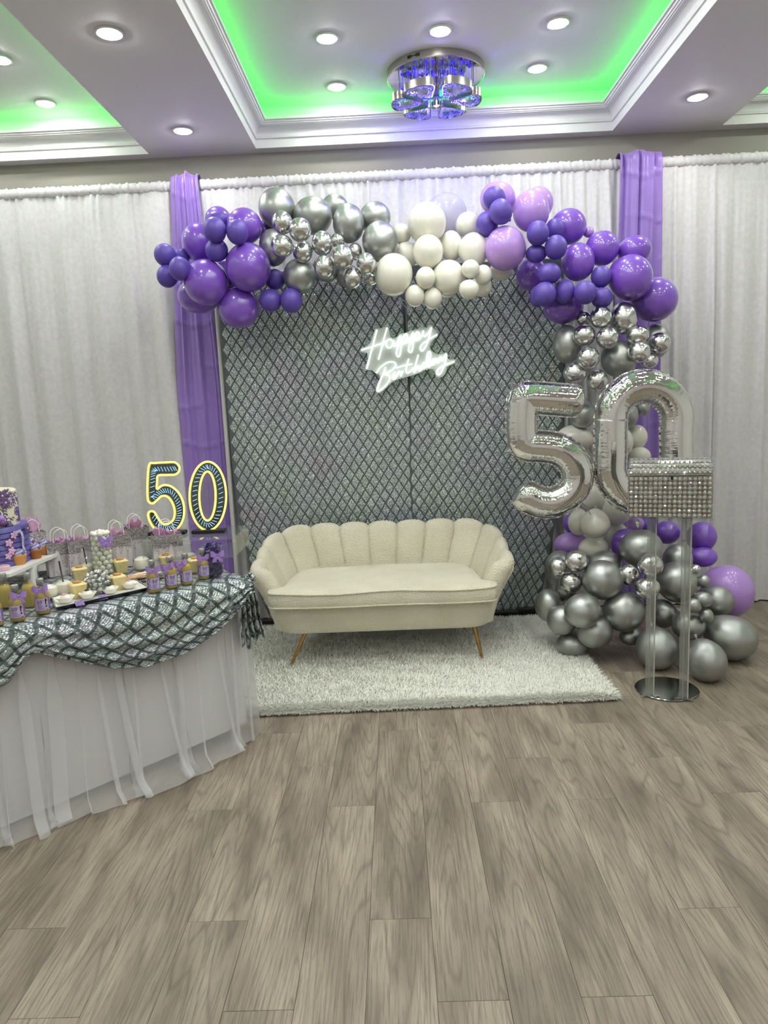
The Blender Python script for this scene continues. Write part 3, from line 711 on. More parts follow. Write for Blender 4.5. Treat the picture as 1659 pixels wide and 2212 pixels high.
def foil(name, path, R0, label, closed, Yp, taper=False):
    P = [Vector((p.x, 0, p.z)) for p in path]; L = len(P); n = 28; m = MB(); uv = []
    c = sum(P, Vector())/L; seam_o = []; seam_i = []; s = 0; V = []
    T = []
    for k in range(L):
        a = P[(k-1) % L] if (closed or k > 0) else P[k]; b = P[(k+1) % L] if (closed or k < L-1) else P[k]
        T.append((b-a).normalized())
    for k in range(L):
        s += (P[k]-P[k-1]).length if k else 0
        t = T[k]; w = Vector((t.z, 0, -t.x))                      # in-plane normal
        curv = T[(k+2) % L if closed else min(L-1, k+2)].angle(T[(k-2) % L if closed else max(0, k-2)])
        sg = 1 if t.cross(T[(k+2) % L if closed else min(L-1, k+2)]).y > 0 else -1
        e = 1.
        if taper:
            q = min(k, L-1-k)/5.; e = math.sqrt(max(.02, 1-(1-min(1, q))**2))
        for i in range(n):
            an = 2*PI*i/n; ca, sa = cos(an), sin(an)
            inner = max(0, -ca*sg if True else 0)
            rip = 1+(.018*sin(s*190)+.012*sin(s*330+1))*min(1, curv*2.2)*(abs(ca)**1.3)+.006*sin(s*140)*abs(ca)**3
            fat = abs(sa)**.9*(1 if sa > 0 else -1)
            q = P[k]+w*(R0*e*ca*rip)+Vector((0, -1, 0))*(R0*.92*e*fat*rip)
            V.append(tuple(q)); uv.append((s, ca))
        seam_o.append((P[k], w, e, s))
    F = []
    for k in range(L if closed else L-1):
        k2 = (k+1) % L
        for i in range(n): j = (i+1) % n; F.append((k*n+i, k*n+j, k2*n+j, k2*n+i))
    if not closed: F += [tuple(range(n-1, -1, -1)), tuple((L-1)*n+i for i in range(n))]
    m.add(V, F); m.uv = uv
    root = thing(name, label, 'balloon', (0, Yp, 0), group='silver foil number balloons')
    m.build('foil_body', M_foil, root, sharp=None)
    f = MB(); V = []; F = []
    for sgn in (1, -1):
        o = len(V)
        for (p, w, e, s) in seam_o:
            for q in range(3):
                d = R0*e*(.985+.075*q/2); V.append(tuple(p+w*(sgn*d)+Vector((0, .004*q*sin(s*160+sgn), 0))))
        for k in range(L if closed else L-1):
            k2 = (k+1) % L
            for q in range(2): F.append((o+k*3+q, o+k*3+q+1, o+k2*3+q+1, o+k2*3+q))
    f.add(V, F); f.build('seam_flange', M_foil, root, sharp=None)
    return root
YF = 4.10
def cpx(lst, sc, ox, oy, Y): return [at(ox+x/sc, oy+y/sc, Y) for x, y in lst]
five = [(735, 822), (640, 815), (520, 806), (400, 797), (320, 795), (300, 812), (292, 880), (288, 960), (290, 1040), (300, 1100), (335, 1136), (420, 1143), (520, 1155), (610, 1200), (670, 1275), (690, 1360), (665, 1440), (600, 1505), (510, 1543), (420, 1540), (340, 1505), (262, 1445)]
pf = crom(cpx(five, 3.318, 1040, 620, YF), 6)
f5 = foil('foil_number', pf, .0905, 'silver foil balloon shaped as the numeral 5, left of the pair', False, YF, True)
tl = MB(); tl.tube([at(1255, 1085, YF)-Vector((0, YF, 0)), at(1268, 1095, YF)-Vector((0, YF, 0)), at(1276, 1112, YF)-Vector((0, YF, 0))], lambda t: .016*(1-t*.8)+.002, 8, flat=.3)
tl.build('filling_tail', M_foil, f5)
cz = []
for q in range(20): a = PI*q/19; cz.append((1166-237*cos(a), 945-232*sin(a)))
for yy in (1010, 1080, 1150, 1220): cz.append((1398, yy))
for q in range(20): a = PI*q/19; cz.append((1158+235*cos(a), 1285+240*sin(a)))
for yy in (1220, 1150, 1080, 1010): cz.append((926, yy))
p0 = crom(cpx(cz, 3.318, 1040, 620, YF+.01), 4, True)
foil('foil_number', p0, .0935, 'silver foil balloon shaped as the numeral 0, half behind the crystal box', True, YF+.01)

# ------------------------------------------------------------------ neon happy birthday sign
M_neon = mat('white_neon', (255, 255, 255), .4, emit=(240, 255, 246), es=2.4)
M_plate = mat_clear('sign_acrylic', (236, 246, 240), .5)
YN = 4.715
sg = thing('neon_sign', 'white neon script sign reading Happy Birthday hung on the backdrop', 'sign', at(880, 760, YN))
SO = at(880, 760, YN)
def sgp(lst, dy=0): return [at(740+x/5.925, 640+y/5.925, YN)-SO+Vector((0, dy, 0)) for x, y in lst]
outl = [(420, 405), (455, 412), (490, 405), (540, 385), (585, 392), (600, 440), (605, 500), (640, 535), (690, 520), (730, 480), (790, 470), (860, 440), (940, 420), (1030, 385), (1075, 400), (1110, 365), (1150, 372), (1175, 420), (1222, 465), (1220, 505), (1170, 550), (1130, 600), (1122, 650), (1150, 700), (1220, 740), (1290, 735), (1322, 715), (1348, 742), (1350, 790), (1390, 810), (1442, 805), (1440, 850), (1390, 880), (1342, 900), (1330, 960), (1290, 1020), (1235, 1040), (1190, 1012), (1180, 955), (1130, 928), (1040, 950), (960, 990), (900, 1012), (820, 1032), (740, 1055), (680, 1072), (620, 1110), (560, 1170), (480, 1236), (430, 1230), (425, 1180), (450, 1110), (478, 1040), (460, 1000), (410, 975), (370, 945), (300, 945), (285, 915), (310, 840), (325, 770), (300, 715), (250, 715), (225, 690), (240, 660), (300, 640), (350, 590), (385, 510)]
pl = crom(sgp(outl), 3, True)
pm_ = MB(); n = len(pl); pm_.add([(p.x, .012, p.z) for p in pl]+[(p.x, .016, p.z) for p in pl], [tuple(range(n)), tuple(range(2*n-1, n-1, -1))]+[(i, n+i, n+(i+1) % n, (i+1) % n) for i in range(n)])
pm_.build('backing_plate', M_plate, sg, smooth=False)
strokes = [[(440, 430), (415, 520), (385, 640), (345, 790), (310, 928)], [(570, 402), (545, 490), (520, 580), (490, 700), (460, 812)], [(240, 690), (320, 665), (400, 640), (480, 610), (548, 583)],
 [(650, 585), (620, 553), (580, 560), (555, 610), (575, 655), (615, 655), (640, 610), (655, 570), (648, 615), (665, 640), (695, 600), (730, 520), (742, 512), (725, 590), (700, 670), (688, 740), (712, 775), (738, 740), (750, 650), (765, 550), (795, 490), (825, 490), (828, 530), (800, 580), (765, 605), (815, 595), (860, 550), (895, 475), (900, 470), (880, 560), (850, 650), (845, 700), (875, 718), (897, 670), (908, 570), (928, 490), (955, 455), (980, 470), (972, 520), (930, 560), (965, 560), (1005, 525), (1030, 450), (1035, 445), (1030, 495), (1055, 512), (1095, 470), (1137, 402), (1120, 480), (1095, 570), (1060, 650), (1020, 700), (992, 670), (1015, 615), (1080, 570), (1150, 525), (1210, 490)],
 [(430, 985), (490, 905), (580, 848), (650, 842), (682, 875), (650, 930), (590, 970), (535, 1000), (590, 1015), (605, 1060), (570, 1120), (500, 1190), (450, 1215), (445, 1180), (480, 1090), (520, 990), (552, 908)],
 [(668, 965), (640, 1035), (655, 1062), (695, 1020), (722, 958), (728, 980), (765, 965), (772, 960), (745, 1028)], [(846, 800), (825, 880), (812, 950), (830, 985), (870, 960), (905, 915)], [(688, 920), (760, 895), (830, 880), (892, 868)],
 [(970, 748), (945, 840), (922, 930), (915, 980), (945, 920), (980, 895), (985, 930), (980, 955), (1015, 930)],
 [(1085, 860), (1045, 848), (1018, 885), (1035, 920), (1075, 895), (1105, 820), (1128, 750), (1112, 708), (1085, 740), (1078, 840), (1095, 905), (1130, 885), (1160, 850)],
 [(1200, 800), (1160, 812), (1138, 850), (1160, 880), (1195, 840), (1212, 795), (1208, 845), (1232, 848), (1250, 775), (1262, 790), (1272, 825), (1300, 790), (1326, 735), (1318, 830), (1290, 920), (1245, 1000), (1212, 995), (1215, 945), (1270, 900), (1350, 868), (1430, 832)]]
for k, st in enumerate(strokes):
    MB().tube(crom(sgp(st), 5), .0044, 7).build('neon_tube', M_neon, sg, sharp=None)
M_chain = mat('pale_chain', (210, 214, 210), .35)
for (a, b_) in (((515, 405), (760, 50)), ((1030, 385), (760, 50))):
    A_, B_ = sgp([a, b_]); 
    for q in range(3):
        p = A_.lerp(B_, (q+.02)/3); e = A_.lerp(B_, (q+1.04)/3); d = (e-p); w = Vector((d.z, 0, -d.x)).normalized()*.0095 if q % 2 == 0 else Vector((.002, .0085, 0))
        lk = [p.lerp(e, .5+.5*cos(t))+w*sin(t) for t in [2*PI*i/18 for i in range(18)]]
        MB().tube(lk, .0016, 6, closed=True).build('chain_link', M_chain, sg)

# ------------------------------------------------------------------ sofa
M_boucle = mat('cream_boucle', (229, 225, 203), .95, sheen=.15, bump=(120, 1., .010), vary=(5, (221, 216, 193), 2.))
sx0 = -.108; sofa = thing('sofa', 'cream fleece loveseat with scalloped channel back and slim gold legs', 'sofa', (sx0, 4.2, 0))
SB = Vector((sx0, 4.2, 0))
# plan curve of the back (local), from left arm front round the back to right arm front
def plan(half, yf, yb, rad):
    pts = [(-half, yf), (-half, yf+.12)]
    pts += [(-half+rad-rad*cos(a), yb-rad+rad*sin(a)) for a in [PI/2*i/8 for i in range(9)]]
    pts += [(half-rad+rad*sin(a), yb-rad+rad*cos(a)) for a in [PI/2*i/8 for i in range(9)]]
    pts += [(half, yf+.12), (half, yf)]
    return pts
def resample(pts, n):
    P = [Vector((p[0], p[1], 0)) for p in pts]; L = [0]
    for a, b in zip(P, P[1:]): L.append(L[-1]+(b-a).length)
    out = []
    for i in range(n+1):
        s = L[-1]*i/n; k = 0
        while k < len(L)-2 and s > L[k+1]: k += 1
        out.append(P[k].lerp(P[k+1], (s-L[k])/max(1e-9, L[k+1]-L[k])))
    return out
NCH = 13; SUB = 8; NS = NCH*SUB
top = resample(plan(.715, -.20, .43, .26), NS); low = resample(plan(.570, -.20, .33, .24), NS)
def topz(i):
    t = i/NS; e = min(t, 1-t)
    return .585+.125*smoothstep(.0, .30, e)
for ch in range(NCH):
    m = MB(); rows = 13; cols = []
    for q in range(SUB+1):
        i = ch*SUB+q; A_, B_ = low[i], top[i]; i2 = min(NS, i+1); i1 = max(0, i-1)
        tg = (top[i2]-top[i1]).normalized(); nrm = Vector((-tg.y, tg.x, 0))      # outward
        bul = math.sqrt(max(0, sin(PI*q/SUB))); col = []
        zt = topz(i)+.028*bul-.002; th = .058
        e = min(ch, NCH-1-ch)
        for k in range(rows):            # inner face from low to top
            v = k/(rows-1); z = .23+(zt-.05-.23)*v; flare = v**1.35
            p = A_.lerp(B_, flare)-nrm*(th*.2+.012*bul*(.4+.6*v)); col.append((p.x, p.y, z))
        for a in (.25, .5, .75):         # rounded top
            an = PI*a; p = B_-nrm*(th*.2*cos(an)+.012*bul*cos(an)*(1 if an < PI/2 else .3)) + nrm*(.5*th*(1-cos(an))*.8); col.append((p.x, p.y, zt-.05+.05*sin(an)))
        for k in range(6):               # outer face going down
            v = 1-k/5; z = .23+(zt-.06-.23)*v
            p = A_.lerp(B_, v**1.2)+nrm*(th*.75+.008*bul); col.append((p.x, p.y, z))
        cols.append(col)
    nR = len(cols[0]); V = [p for c in cols for p in c]
    F = [(q*nR+k, q*nR+k+1, (q+1)*nR+k+1, (q+1)*nR+k) for q in range(SUB) for k in range(nR-1)]
    F += [tuple(range(nR-1, -1, -1)), tuple(SUB*nR+k for k in range(nR))]
    m.add(V, F); m.build('back_channel', M_boucle, sofa, sharp=70)
# rounded fronts of the arms
for s_ in (-1, 1):
    m = MB(); col = []
    V = []; nz = 12; na = 8
    for k in range(nz+1):
        v = k/nz; z = .23+(.598-.23)*v; P = low[0].lerp(top[0], v**1.3); w = .064*(1 if v < .85 else math.sqrt(max(.02, 1-((v-.85)/.15)**2)))
        for a in range(na+1):
            an = PI*a/na; V.append((s_*(abs(P.x)+.004)+s_*w*cos(an), P.y-.060*sin(an)*(w/.064)+.012, z))
    m.add(V, [(k*(na+1)+a, k*(na+1)+a+1, (k+1)*(na+1)+a+1, (k+1)*(na+1)+a) for k in range(nz) for a in range(na)]+[tuple(nz*(na+1)+a for a in range(na+1))])
    m.build('arm_front', M_boucle, sofa, sharp=None)
# base
def rrect(x0, x1, y0, y1, rf, rb, n=8):
    out = []
    for (cx, cy, a0, r) in ((x1-rf, y0+rf, -PI/2, rf), (x1-rb, y1-rb, 0, rb), (x0+rb, y1-rb, PI/2, rb), (x0+rf, y0+rf, PI, rf)):
        for i in range(n+1): a = a0+PI/2*i/n; out.append((cx+r*cos(a), cy+r*sin(a)))
    return out
m = MB(); lv = [(.213, -.035), (.217, -.012), (.232, 0.), (.30, .012), (.375, .02), (.385, .012), (.388, 0)]
base_r = [rrect(-.625-d, .625+d, -.295-d, .37+d, .13, .26) for (_, d) in lv]; nb = len(base_r[0])
V = [(p[0], p[1], lv[k][0]) for k, r_ in enumerate(base_r) for p in r_]
F = [(k*nb+i, k*nb+(i+1) % nb, (k+1)*nb+(i+1) % nb, (k+1)*nb+i) for k in range(len(lv)-1) for i in range(nb)]+[tuple(range(nb-1, -1, -1)), tuple((len(lv)-1)*nb+i for i in range(nb))]
m.add(V, F); m.build('seat_base', M_boucle, sofa, sharp=60)
# T shaped seat cushion
half = [(.0, -.375), (.50, -.372), (.60, -.365), (.634, -.345), (.642, -.31), (.638, -.26), (.605, -.235), (.575, -.21), (.562, -.10), (.54, .10), (.49, .22), (.40, .27), (.0, .285)]
cu = crom([Vector((x, y, 0)) for x, y in half], 4); out = [(p.x, p.y) for p in cu]+[(-p.x, p.y) for p in reversed(cu[1:-1])]
def ins(f): return [(p[0]*f if abs(p[0]) > .3 else p[0], p[1]*f+.02*(1-f)) for p in out]
no = len(out); m = MB(); lv = [(.392, .95), (.388, .985), (.396, 1.), (.432, 1.008), (.468, 1.), (.474, .985)]
V = []
for (z, f) in lv:
    for i, (x, y) in enumerate(out):
        wave = .007*sin(x*9+1.)*(1 if y < -.2 else .3)
        V.append((x*(1-(1-f)*.6), y*f-(1-f)*.03, z+(wave if z > .45 else wave*.3)))
for q in (.9, .7, .45, .2): 
    for (x, y) in out: V.append((x*q, -.02+(y+.02)*q, .478+.010*(1-q*q)+.004*sin(x*6+y*5)))
nl = len(lv)+4; V.append((0, -.02, .489))
F = [(k*no+i, k*no+(i+1) % no, (k+1)*no+(i+1) % no, (k+1)*no+i) for k in range(nl-1) for i in range(no)]+[tuple(range(no-1, -1, -1))]+[((nl-1)*no+i, (nl-1)*no+(i+1) % no, nl*no) for i in range(no)]
m.add(V, F); cush = m.build('seat_cushion', M_boucle, sofa, sharp=None)
for z in (.470, .393):
    MB().tube([(x*1.0, y*1.004-.001, z+(.007*sin(x*9+1.)*(1 if y < -.2 else .3) if z > .45 else .002*sin(x*9+1))) for x, y in out], .0045, 6, closed=True).build('piping', M_boucle, cush, sharp=None)
M_gold = mat('brushed_gold', (176, 140, 78), .28, 1.)
for (t, b_) in (((-.455, -.21), (-.554, -.25)), ((.52, -.215), (.562, -.262)), ((-.43, .27), (-.50, .31)), ((.46, .27), (.52, .31))):
    MB().tube([(t[0], t[1], .215), (t[0]*.4+b_[0]*.6, t[1]*.4+b_[1]*.6, .095), (b_[0], b_[1], .008)], lambda t: .0135-.006*t, 12).build('leg', M_gold, sofa)

# ------------------------------------------------------------------ shaggy rug
M_fur = mat('white_fur', (244, 245, 236), .8, sheen=.2)
RU = [(-1.12, 3.325), (1.045, 3.375), (1.02, 4.70), (-1.1, 4.70)]
rug = thing('rug', 'white shaggy faux fur rug under the sofa', 'rug', (0, 4.0, 0))
def rq(u, v):
    a = Vector(RU[0]).lerp(Vector(RU[1]), u); b = Vector(RU[3]).lerp(Vector(RU[2]), u); return a.lerp(b, v)
edge = [rq(i/40, 0) for i in range(40)]+[rq(1, i/24) for i in range(24)]+[rq(1-i/40, 1) for i in range(40)]+[rq(0, 1-i/24) for i in range(24)]
MB().prism([(p.x, p.y-4.0) for p in edge], .001, .012).build('backing', mat('rug_backing', (205, 205, 192), .9), rug, smooth=False)
def fur(n):
    u = RNG.random(n); v = RNG.random(n)**1.25
    a = np.array(RU, dtype=float)
    x = (a[0, 0]*(1-u)+a[1, 0]*u)*(1-v)+(a[3, 0]*(1-u)+a[2, 0]*u)*v
    y = (a[0, 1]*(1-u)+a[1, 1]*u)*(1-v)+(a[3, 1]*(1-u)+a[2, 1]*u)*v-4.0
    clump = np.sin(x*29+np.sin(y*23)*2)+np.sin(y*37+x*11)
    th = clump*.5+x*1.5+RNG.normal(0, 1.5, n)
    th = np.where(v < .03, -PI/2+RNG.normal(0, .6, n), th); th = np.where(u > .98, RNG.normal(0, .7, n), th)
    ne = n//10; v[:ne] = RNG.random(ne)*.012; x[:ne] = (a[0, 0]*(1-u)+a[1, 0]*u)[:ne]; y[:ne] = (a[0, 1]*(1-u)+a[1, 1]*u)[:ne]-4.0+RNG.random(ne)*.012; th[:ne] = -PI/2+RNG.normal(0, .55, ne)
    ln = RNG.uniform(.024, .050, n); lean = RNG.uniform(.25, 1.1, n); w = RNG.uniform(.0012, .0026, n); lean[:ne] = RNG.uniform(.7, 1.6, ne)
    dx, dy = np.cos(th)*np.sin(lean), np.sin(th)*np.sin(lean); dz = np.cos(lean)
    px, py = -np.sin(th), np.cos(th)
    V = np.zeros((n, 5, 3)); z0 = .010
    for k, (t, ww, bend) in enumerate(((0, 1, 0), (0, -1, 0), (.6, .8, .5), (.6, -.8, .5), (1, 0, 1))):
        V[:, k, 0] = x+dx*ln*t*(1+.25*bend)+px*w*ww; V[:, k, 1] = y+dy*ln*t*(1+.25*bend)+py*w*ww; V[:, k, 2] = np.maximum(.004, z0+dz*ln*t*(1-.3*bend)+.0)
    idx = (np.arange(n)*5)[:, None]
    tri = np.concatenate([idx+[0, 1, 3], idx+[0, 3, 2], idx+[2, 3, 4]], 1).reshape(-1, 3)
    me = bpy.data.meshes.new('pile'); me.vertices.add(n*5); me.vertices.foreach_set('co', V.ravel())
    me.loops.add(tri.size); me.loops.foreach_set('vertex_index', tri.ravel().astype(np.int32))
    me.polygons.add(len(tri)); me.polygons.foreach_set('loop_start', np.arange(0, tri.size, 3, dtype=np.int32)); me.polygons.foreach_set('loop_total', np.full(len(tri), 3, dtype=np.int32))
    me.materials.append(M_fur); me.update(calc_edges=True); me.validate()
    o = bpy.data.objects.new('pile', me); COL.objects.link(o); o.parent = rug; tag(o, kind='stuff')
fur(170000)
# ------------------------------------------------------------------ crystal card box on an acrylic stand
M_crystal = mat('crystal', (226, 228, 224), .05, .85)
M_gunmetal = mat('mesh_shell', (150, 148, 143), .3, .6)
M_acrylic_thick = mat_clear('thick_acrylic', (226, 229, 226), .16, .05)
st = thing('display_stand', 'clear acrylic two legged stand on a round mirrored base', 'stand', (1.325, 3.42, 0), -.33)
xl, xr = at(1359, 1060, 3.28).x, at(1539, 1060, 3.28).x; bxc = (xl+xr)/2; D_ = .24; RB = -.33
BC = Vector((bxc+D_/2*sin(-RB), 3.29+D_/2*cos(RB), 0))
sl = lambda p: Matrix.Rotation(-RB, 3, 'Z') @ Vector((p[0]-1.325, p[1]-3.42, p[2]))
MB().lathe([(.150, 0.), (.154, .002), (.154, .007), (.150, .010), (.0001, .010)], c=(-.008, .04, 0), n=48).build('base_plate', mat('dark_mirror', (150, 152, 150), .12, 1.), st)
ZB = at(1450, 1119, 3.28).z
M_glint = mat('acrylic_glint', (238, 236, 226), .15, alpha=.8); M_streak = mat('acrylic_streak', (170, 172, 170), .15, alpha=.5)  # pale and grey strips added to paint glints into the clear legs
for x in (-.090, .065):
    lg = MB().box((x, -.07, (ZB-.012+.010)/2), (.044, .044, ZB-.022), bev=.003).build('leg', M_acrylic_thick, st, smooth=False)
    MB().box((x+.0185, -.07, (ZB-.012+.010)/2), (.005, .038, ZB-.024)).build('glint_strip', M_glint, lg, smooth=False)
    MB().box((x-.004, -.07, (ZB-.012+.010)/2), (.005, .030, ZB-.024)).build('streak_strip', M_streak, lg, smooth=False)
    m = MB()
    for dx in (-.03, .03): m.box((x+dx, -.07-.02, .014), (.03, .008, .006), rot=.3)
    m.build('bracket', M_chrome, lg, smooth=False)
pc = sl((BC.x, BC.y, 0)); MB().box((pc.x, pc.y, ZB-.006), (.372, .25, .010), bev=.002).build('top_plate', M_acrylic, st, smooth=False)
dp = sl(at(1378, 1131, 3.36))
drop = MB().lathe([(.0001, -.022), (.009, -.006), (.0105, .002), (.006, .014), (.0001, .021)], n=8, c=(dp.x, dp.y, dp.z)).tube([(dp.x, dp.y, dp.z+.02), (dp.x, dp.y, ZB-.010)], .001, 5)
drop.build('crystal_drop', M_crystal, st, smooth=False)
z0, zs, zt = ZB, at(1448, 1029, 3.28).z, at(1446, 989, 3.40).z
bxw = xr-xl
bxw *= .95
cb = thing('card_box', 'silver crystal studded gift card box with raised lid on the acrylic stand', 'box', (BC.x, BC.y, z0), RB)
h = zs-z0
MB().box((0, 0, h/2), (bxw-.012, D_-.012, h-.004)).build('shell', M_gunmetal, cb, smooth=False)
def lidp(t):   # lid profile front->top, t 0..1 ; returns y,z
    a = t*PI/2*.98; return (-D_/2+.004+ (D_*.42)*(1-cos(a))*1.0, h+.006+(zt-zs-.006)*sin(a))
lp = [lidp(i/8) for i in range(9)]; full = lp+[(-y, z) for y, z in reversed(lp)]
lid = MB(); nn = len(full); wl = bxw/2-.007
lid.add([(-wl, y, z) for y, z in full]+[(wl, y, z) for y, z in full], [(i, i+1, nn+i+1, nn+i) for i in range(nn-1)]+[tuple(range(nn)), tuple(range(2*nn-1, nn-1, -1)), (0, nn, 2*nn-1, nn-1)])
lido = lid.build('lid', M_gunmetal, cb, smooth=False)
fr = MB(); e = bxw/2
for z in (.003, h-.003, h+.004):
    fr.tube([(-e, -D_/2, z), (e, -D_/2, z), (e, D_/2, z), (-e, D_/2, z)], .0022, 6, closed=True)
for sx_ in (-e, e):
    for y in (-D_/2, D_/2): fr.tube([(sx_, y, 0), (sx_, y, h)], .0022, 6)
    fr.tube([(sx_*.99, y, z) for y, z in full], .0022, 6)
fr.build('wire_frame', M_chrome, cb)
MB().box((.008, -D_/2-.006, h-.008), (.009, .006, .016), bev=.001).box((.008, -D_/2-.008, h-.009), (.0035, .006, .008)).build('clasp', mat('dark_clasp', (52, 50, 48), .3, .8), cb, smooth=False)
p_ = bxw/17.2; rg = MB()
rg.tube([(p_*.44*cos(2*PI*i/14), 0, p_*.44*sin(2*PI*i/14)) for i in range(14)], .0016, 5, closed=True, mi=0)
rg.sphere((0, -.001, 0), p_*.38, 8, 5, (1, .6, 1), mi=1)
ring_m = rg.mesh('crystal_ring', [M_chrome, M_crystal], smooth=False)
rows = 9; pz = (h-.004)/rows
for r_ in range(rows):
    for c in range(17):
        o = bpy.data.objects.new('crystal_ring', ring_m); COL.objects.link(o); o.parent = cb
        o.location = (-e+p_*(.6+c+(.0 if r_ % 2 else .03)), -D_/2-.001, .002+pz*(r_+.5)); o.rotation_euler = (random.uniform(-.12, .12), random.uniform(0, 3), random.uniform(-.12, .12))
for r_ in range(4):
    t = (.10, .36, .60, .84)[r_]; y, z = lidp(t); y2, z2 = lidp(t+.02); ang = -math.atan2(y2-y, z2-z)
    for c in range(17):
        o = bpy.data.objects.new('crystal_ring', ring_m); COL.objects.link(o); o.parent = cb
        o.location = (-e+p_*(.6+c), y-.001, z); o.rotation_euler = (ang, 0, random.uniform(-.1, .1))
sc_ = MB()
for s_ in (-1, 1):
    for r_ in range(rows):
        for c in range(10): sc_.sphere((s_*e, -D_/2+D_*(c+.5)/10, pz*(r_+.5)), p_*.36, 6, 4, (.6, 1, 1))
tag(sc_.build('side_crystals', M_crystal, cb, smooth=False), kind='stuff')

# ------------------------------------------------------------------ dessert table
C0 = Vector((-.72, 3.085, 0)); E1 = Vector((-.766, -.643, 0)); IN = Vector((-.643, .766, 0)); ZT_ = .75
def T(s, d, z): p = C0+E1*s+IN*d; return (p.x, p.y, z)
tb = thing('dessert_table', 'rectangular dessert table hidden under white cloth and tulle skirt', 'table', T(.9, .45, 0))
O = Vector(T(.9, .45, 0)); TH = math.atan2(-E1.y, -E1.x)
def TL(s, d, z): return tuple(Vector(T(s, d, z))-O)
m = MB(); V = [TL(s, d, z) for z in (.715, .745) for s, d in ((.02, .02), (.02, .93), (1.85, .93), (1.85, .02))]
m.add(V, [(0, 1, 2, 3), (7, 6, 5, 4), (0, 4, 5, 1), (1, 5, 6, 2), (2, 6, 7, 3), (3, 7, 4, 0)]); m.build('tabletop', mat('table_top', (200, 200, 198), .5), tb, smooth=False)
for s, d in ((.15, .12), (.15, .82), (1.72, .12), (1.72, .82)): MB().tube([TL(s, d, 0), TL(s, d, .715)], .018, 10).build('leg', bpy.data.materials['grey_metal'], tb)
# white under cloth
M_linen = mat('white_linen', (218, 218, 220), .8, bump=(25, .15, .01))
path = [(1.88, .008), (1.4, .005), (1.0, .008), (.6, .004), (.3, .006), (.03, .008), (.005, .03), (.008, .4), (.01, .94)]
m = MB(); V = []; n = len(path)
for z in (.749, .74, .4, .09):
    for s, d in path: V.append(T(s, d-(.004 if z < .5 else 0)-(.015*min(1, s) if z < .2 and d < .02 else 0)+.003*sin(s*12+z*5), z if z > .2 else .076-.062*min(s, 1.1)))
m.add(V, [(k*n+i, k*n+i+1, (k+1)*n+i+1, (k+1)*n+i) for k in range(3) for i in range(n-1)]); m.add([T(s, d, .7495) for s, d in ((.01, .008), (.01, .94), (1.88, .94), (1.88, .008))], [(0, 1, 2, 3)])
tag(m.build('tablecloth', M_linen, sharp=None), 'plain white cloth on the dessert table, under the tulle skirt', 'tablecloth')
# tulle skirt
M_tulle = bpy.data.materials.new('white_tulle'); M_tulle.use_nodes = True; N = NT(M_tulle); N.n.clear()
o_ = N.add('ShaderNodeOutputMaterial'); tr = N.add('ShaderNodeBsdfTransparent'); df = N.add('ShaderNodeBsdfDiffuse'); df.inputs[0].default_value = lin(232, 233, 234); tl = N.add('ShaderNodeBsdfTranslucent'); tl.inputs[0].default_value = lin(232, 233, 234)
ms = N.add('ShaderNodeMixShader', i_0=.3); N.link(df.outputs[0], ms.inputs[1]); N.link(tl.outputs[0], ms.inputs[2])
m2 = N.add('ShaderNodeMixShader', i_0=.36); N.link(tr.outputs[0], m2.inputs[1]); N.link(ms.outputs[0], m2.inputs[2]); N.link(m2.outputs[0], o_.inputs[0])
r = random.Random(21); LEN = 1.9
m = MB(); V = []; NU = 900; zs = [.742, .70, .6, .45, .3, .18, .09, .045, .018, .006]
fold = []; s = -.02
while s < 1.9: w = r.uniform(.045, .13); fold.append((s, w, r.uniform(.006, .028), r.uniform(-.04, .05), r.uniform(.3, 1.0))); s += w
for z in zs:
    t = (.742-z)/.742; k = 0
    for i in range(NU+1):
        s = 1.88-1.88*i/NU
        while False: pass
        for (fs, fw, fa, fd, fo) in fold:
            if fs <= s < fs+fw: break
        u = (s-fs)/fw
        ov = .34*fo*min(1, t*2+.25)*fw*sin(2*PI*u*1.0)*1.5          # sideways swing makes the fold overlap itself
        dd = -.014-.030*t*t-fa*(.35+.65*t)*(sin(PI*u)**2)*1.2
        hem = 0; dd -= float(np.interp(s, [0, .2, .45, 1.0, 1.9], [.0, .035, .075, .06, .06]))*t**1.8
        if z < .05: dd -= .045*(1-z/.05)*min(1, s*5)
        if z < .05: dd -= .035*(1-z/.05)*(.5+.5*sin(s*31+2*sin(s*13)))*min(1, s*5); hem = .014*(1+sin(s*45+1.5*sin(s*17)))*(1 if z < .02 else 0)
        V.append(T(max(-.045, s+ov+fd*t*t), dd, z+hem*.6))
    for i in range(1, 41):                                              # round the right end
        d = .9*i/40; u = (i % 6)/6
        V.append(T(-.03-.02*t*t-.015*sin(PI*u), d-.014, z))
n = NU+1+40
m.add(V, [(k*n+i, k*n+i+1, (k+1)*n+i+1, (k+1)*n+i) for k in range(len(zs)-1) for i in range(n-1)])
tag(m.build('tulle_skirt', M_tulle, sharp=None), 'sheer white tulle skirt gathered around the dessert table down to the floor', 'table skirt')
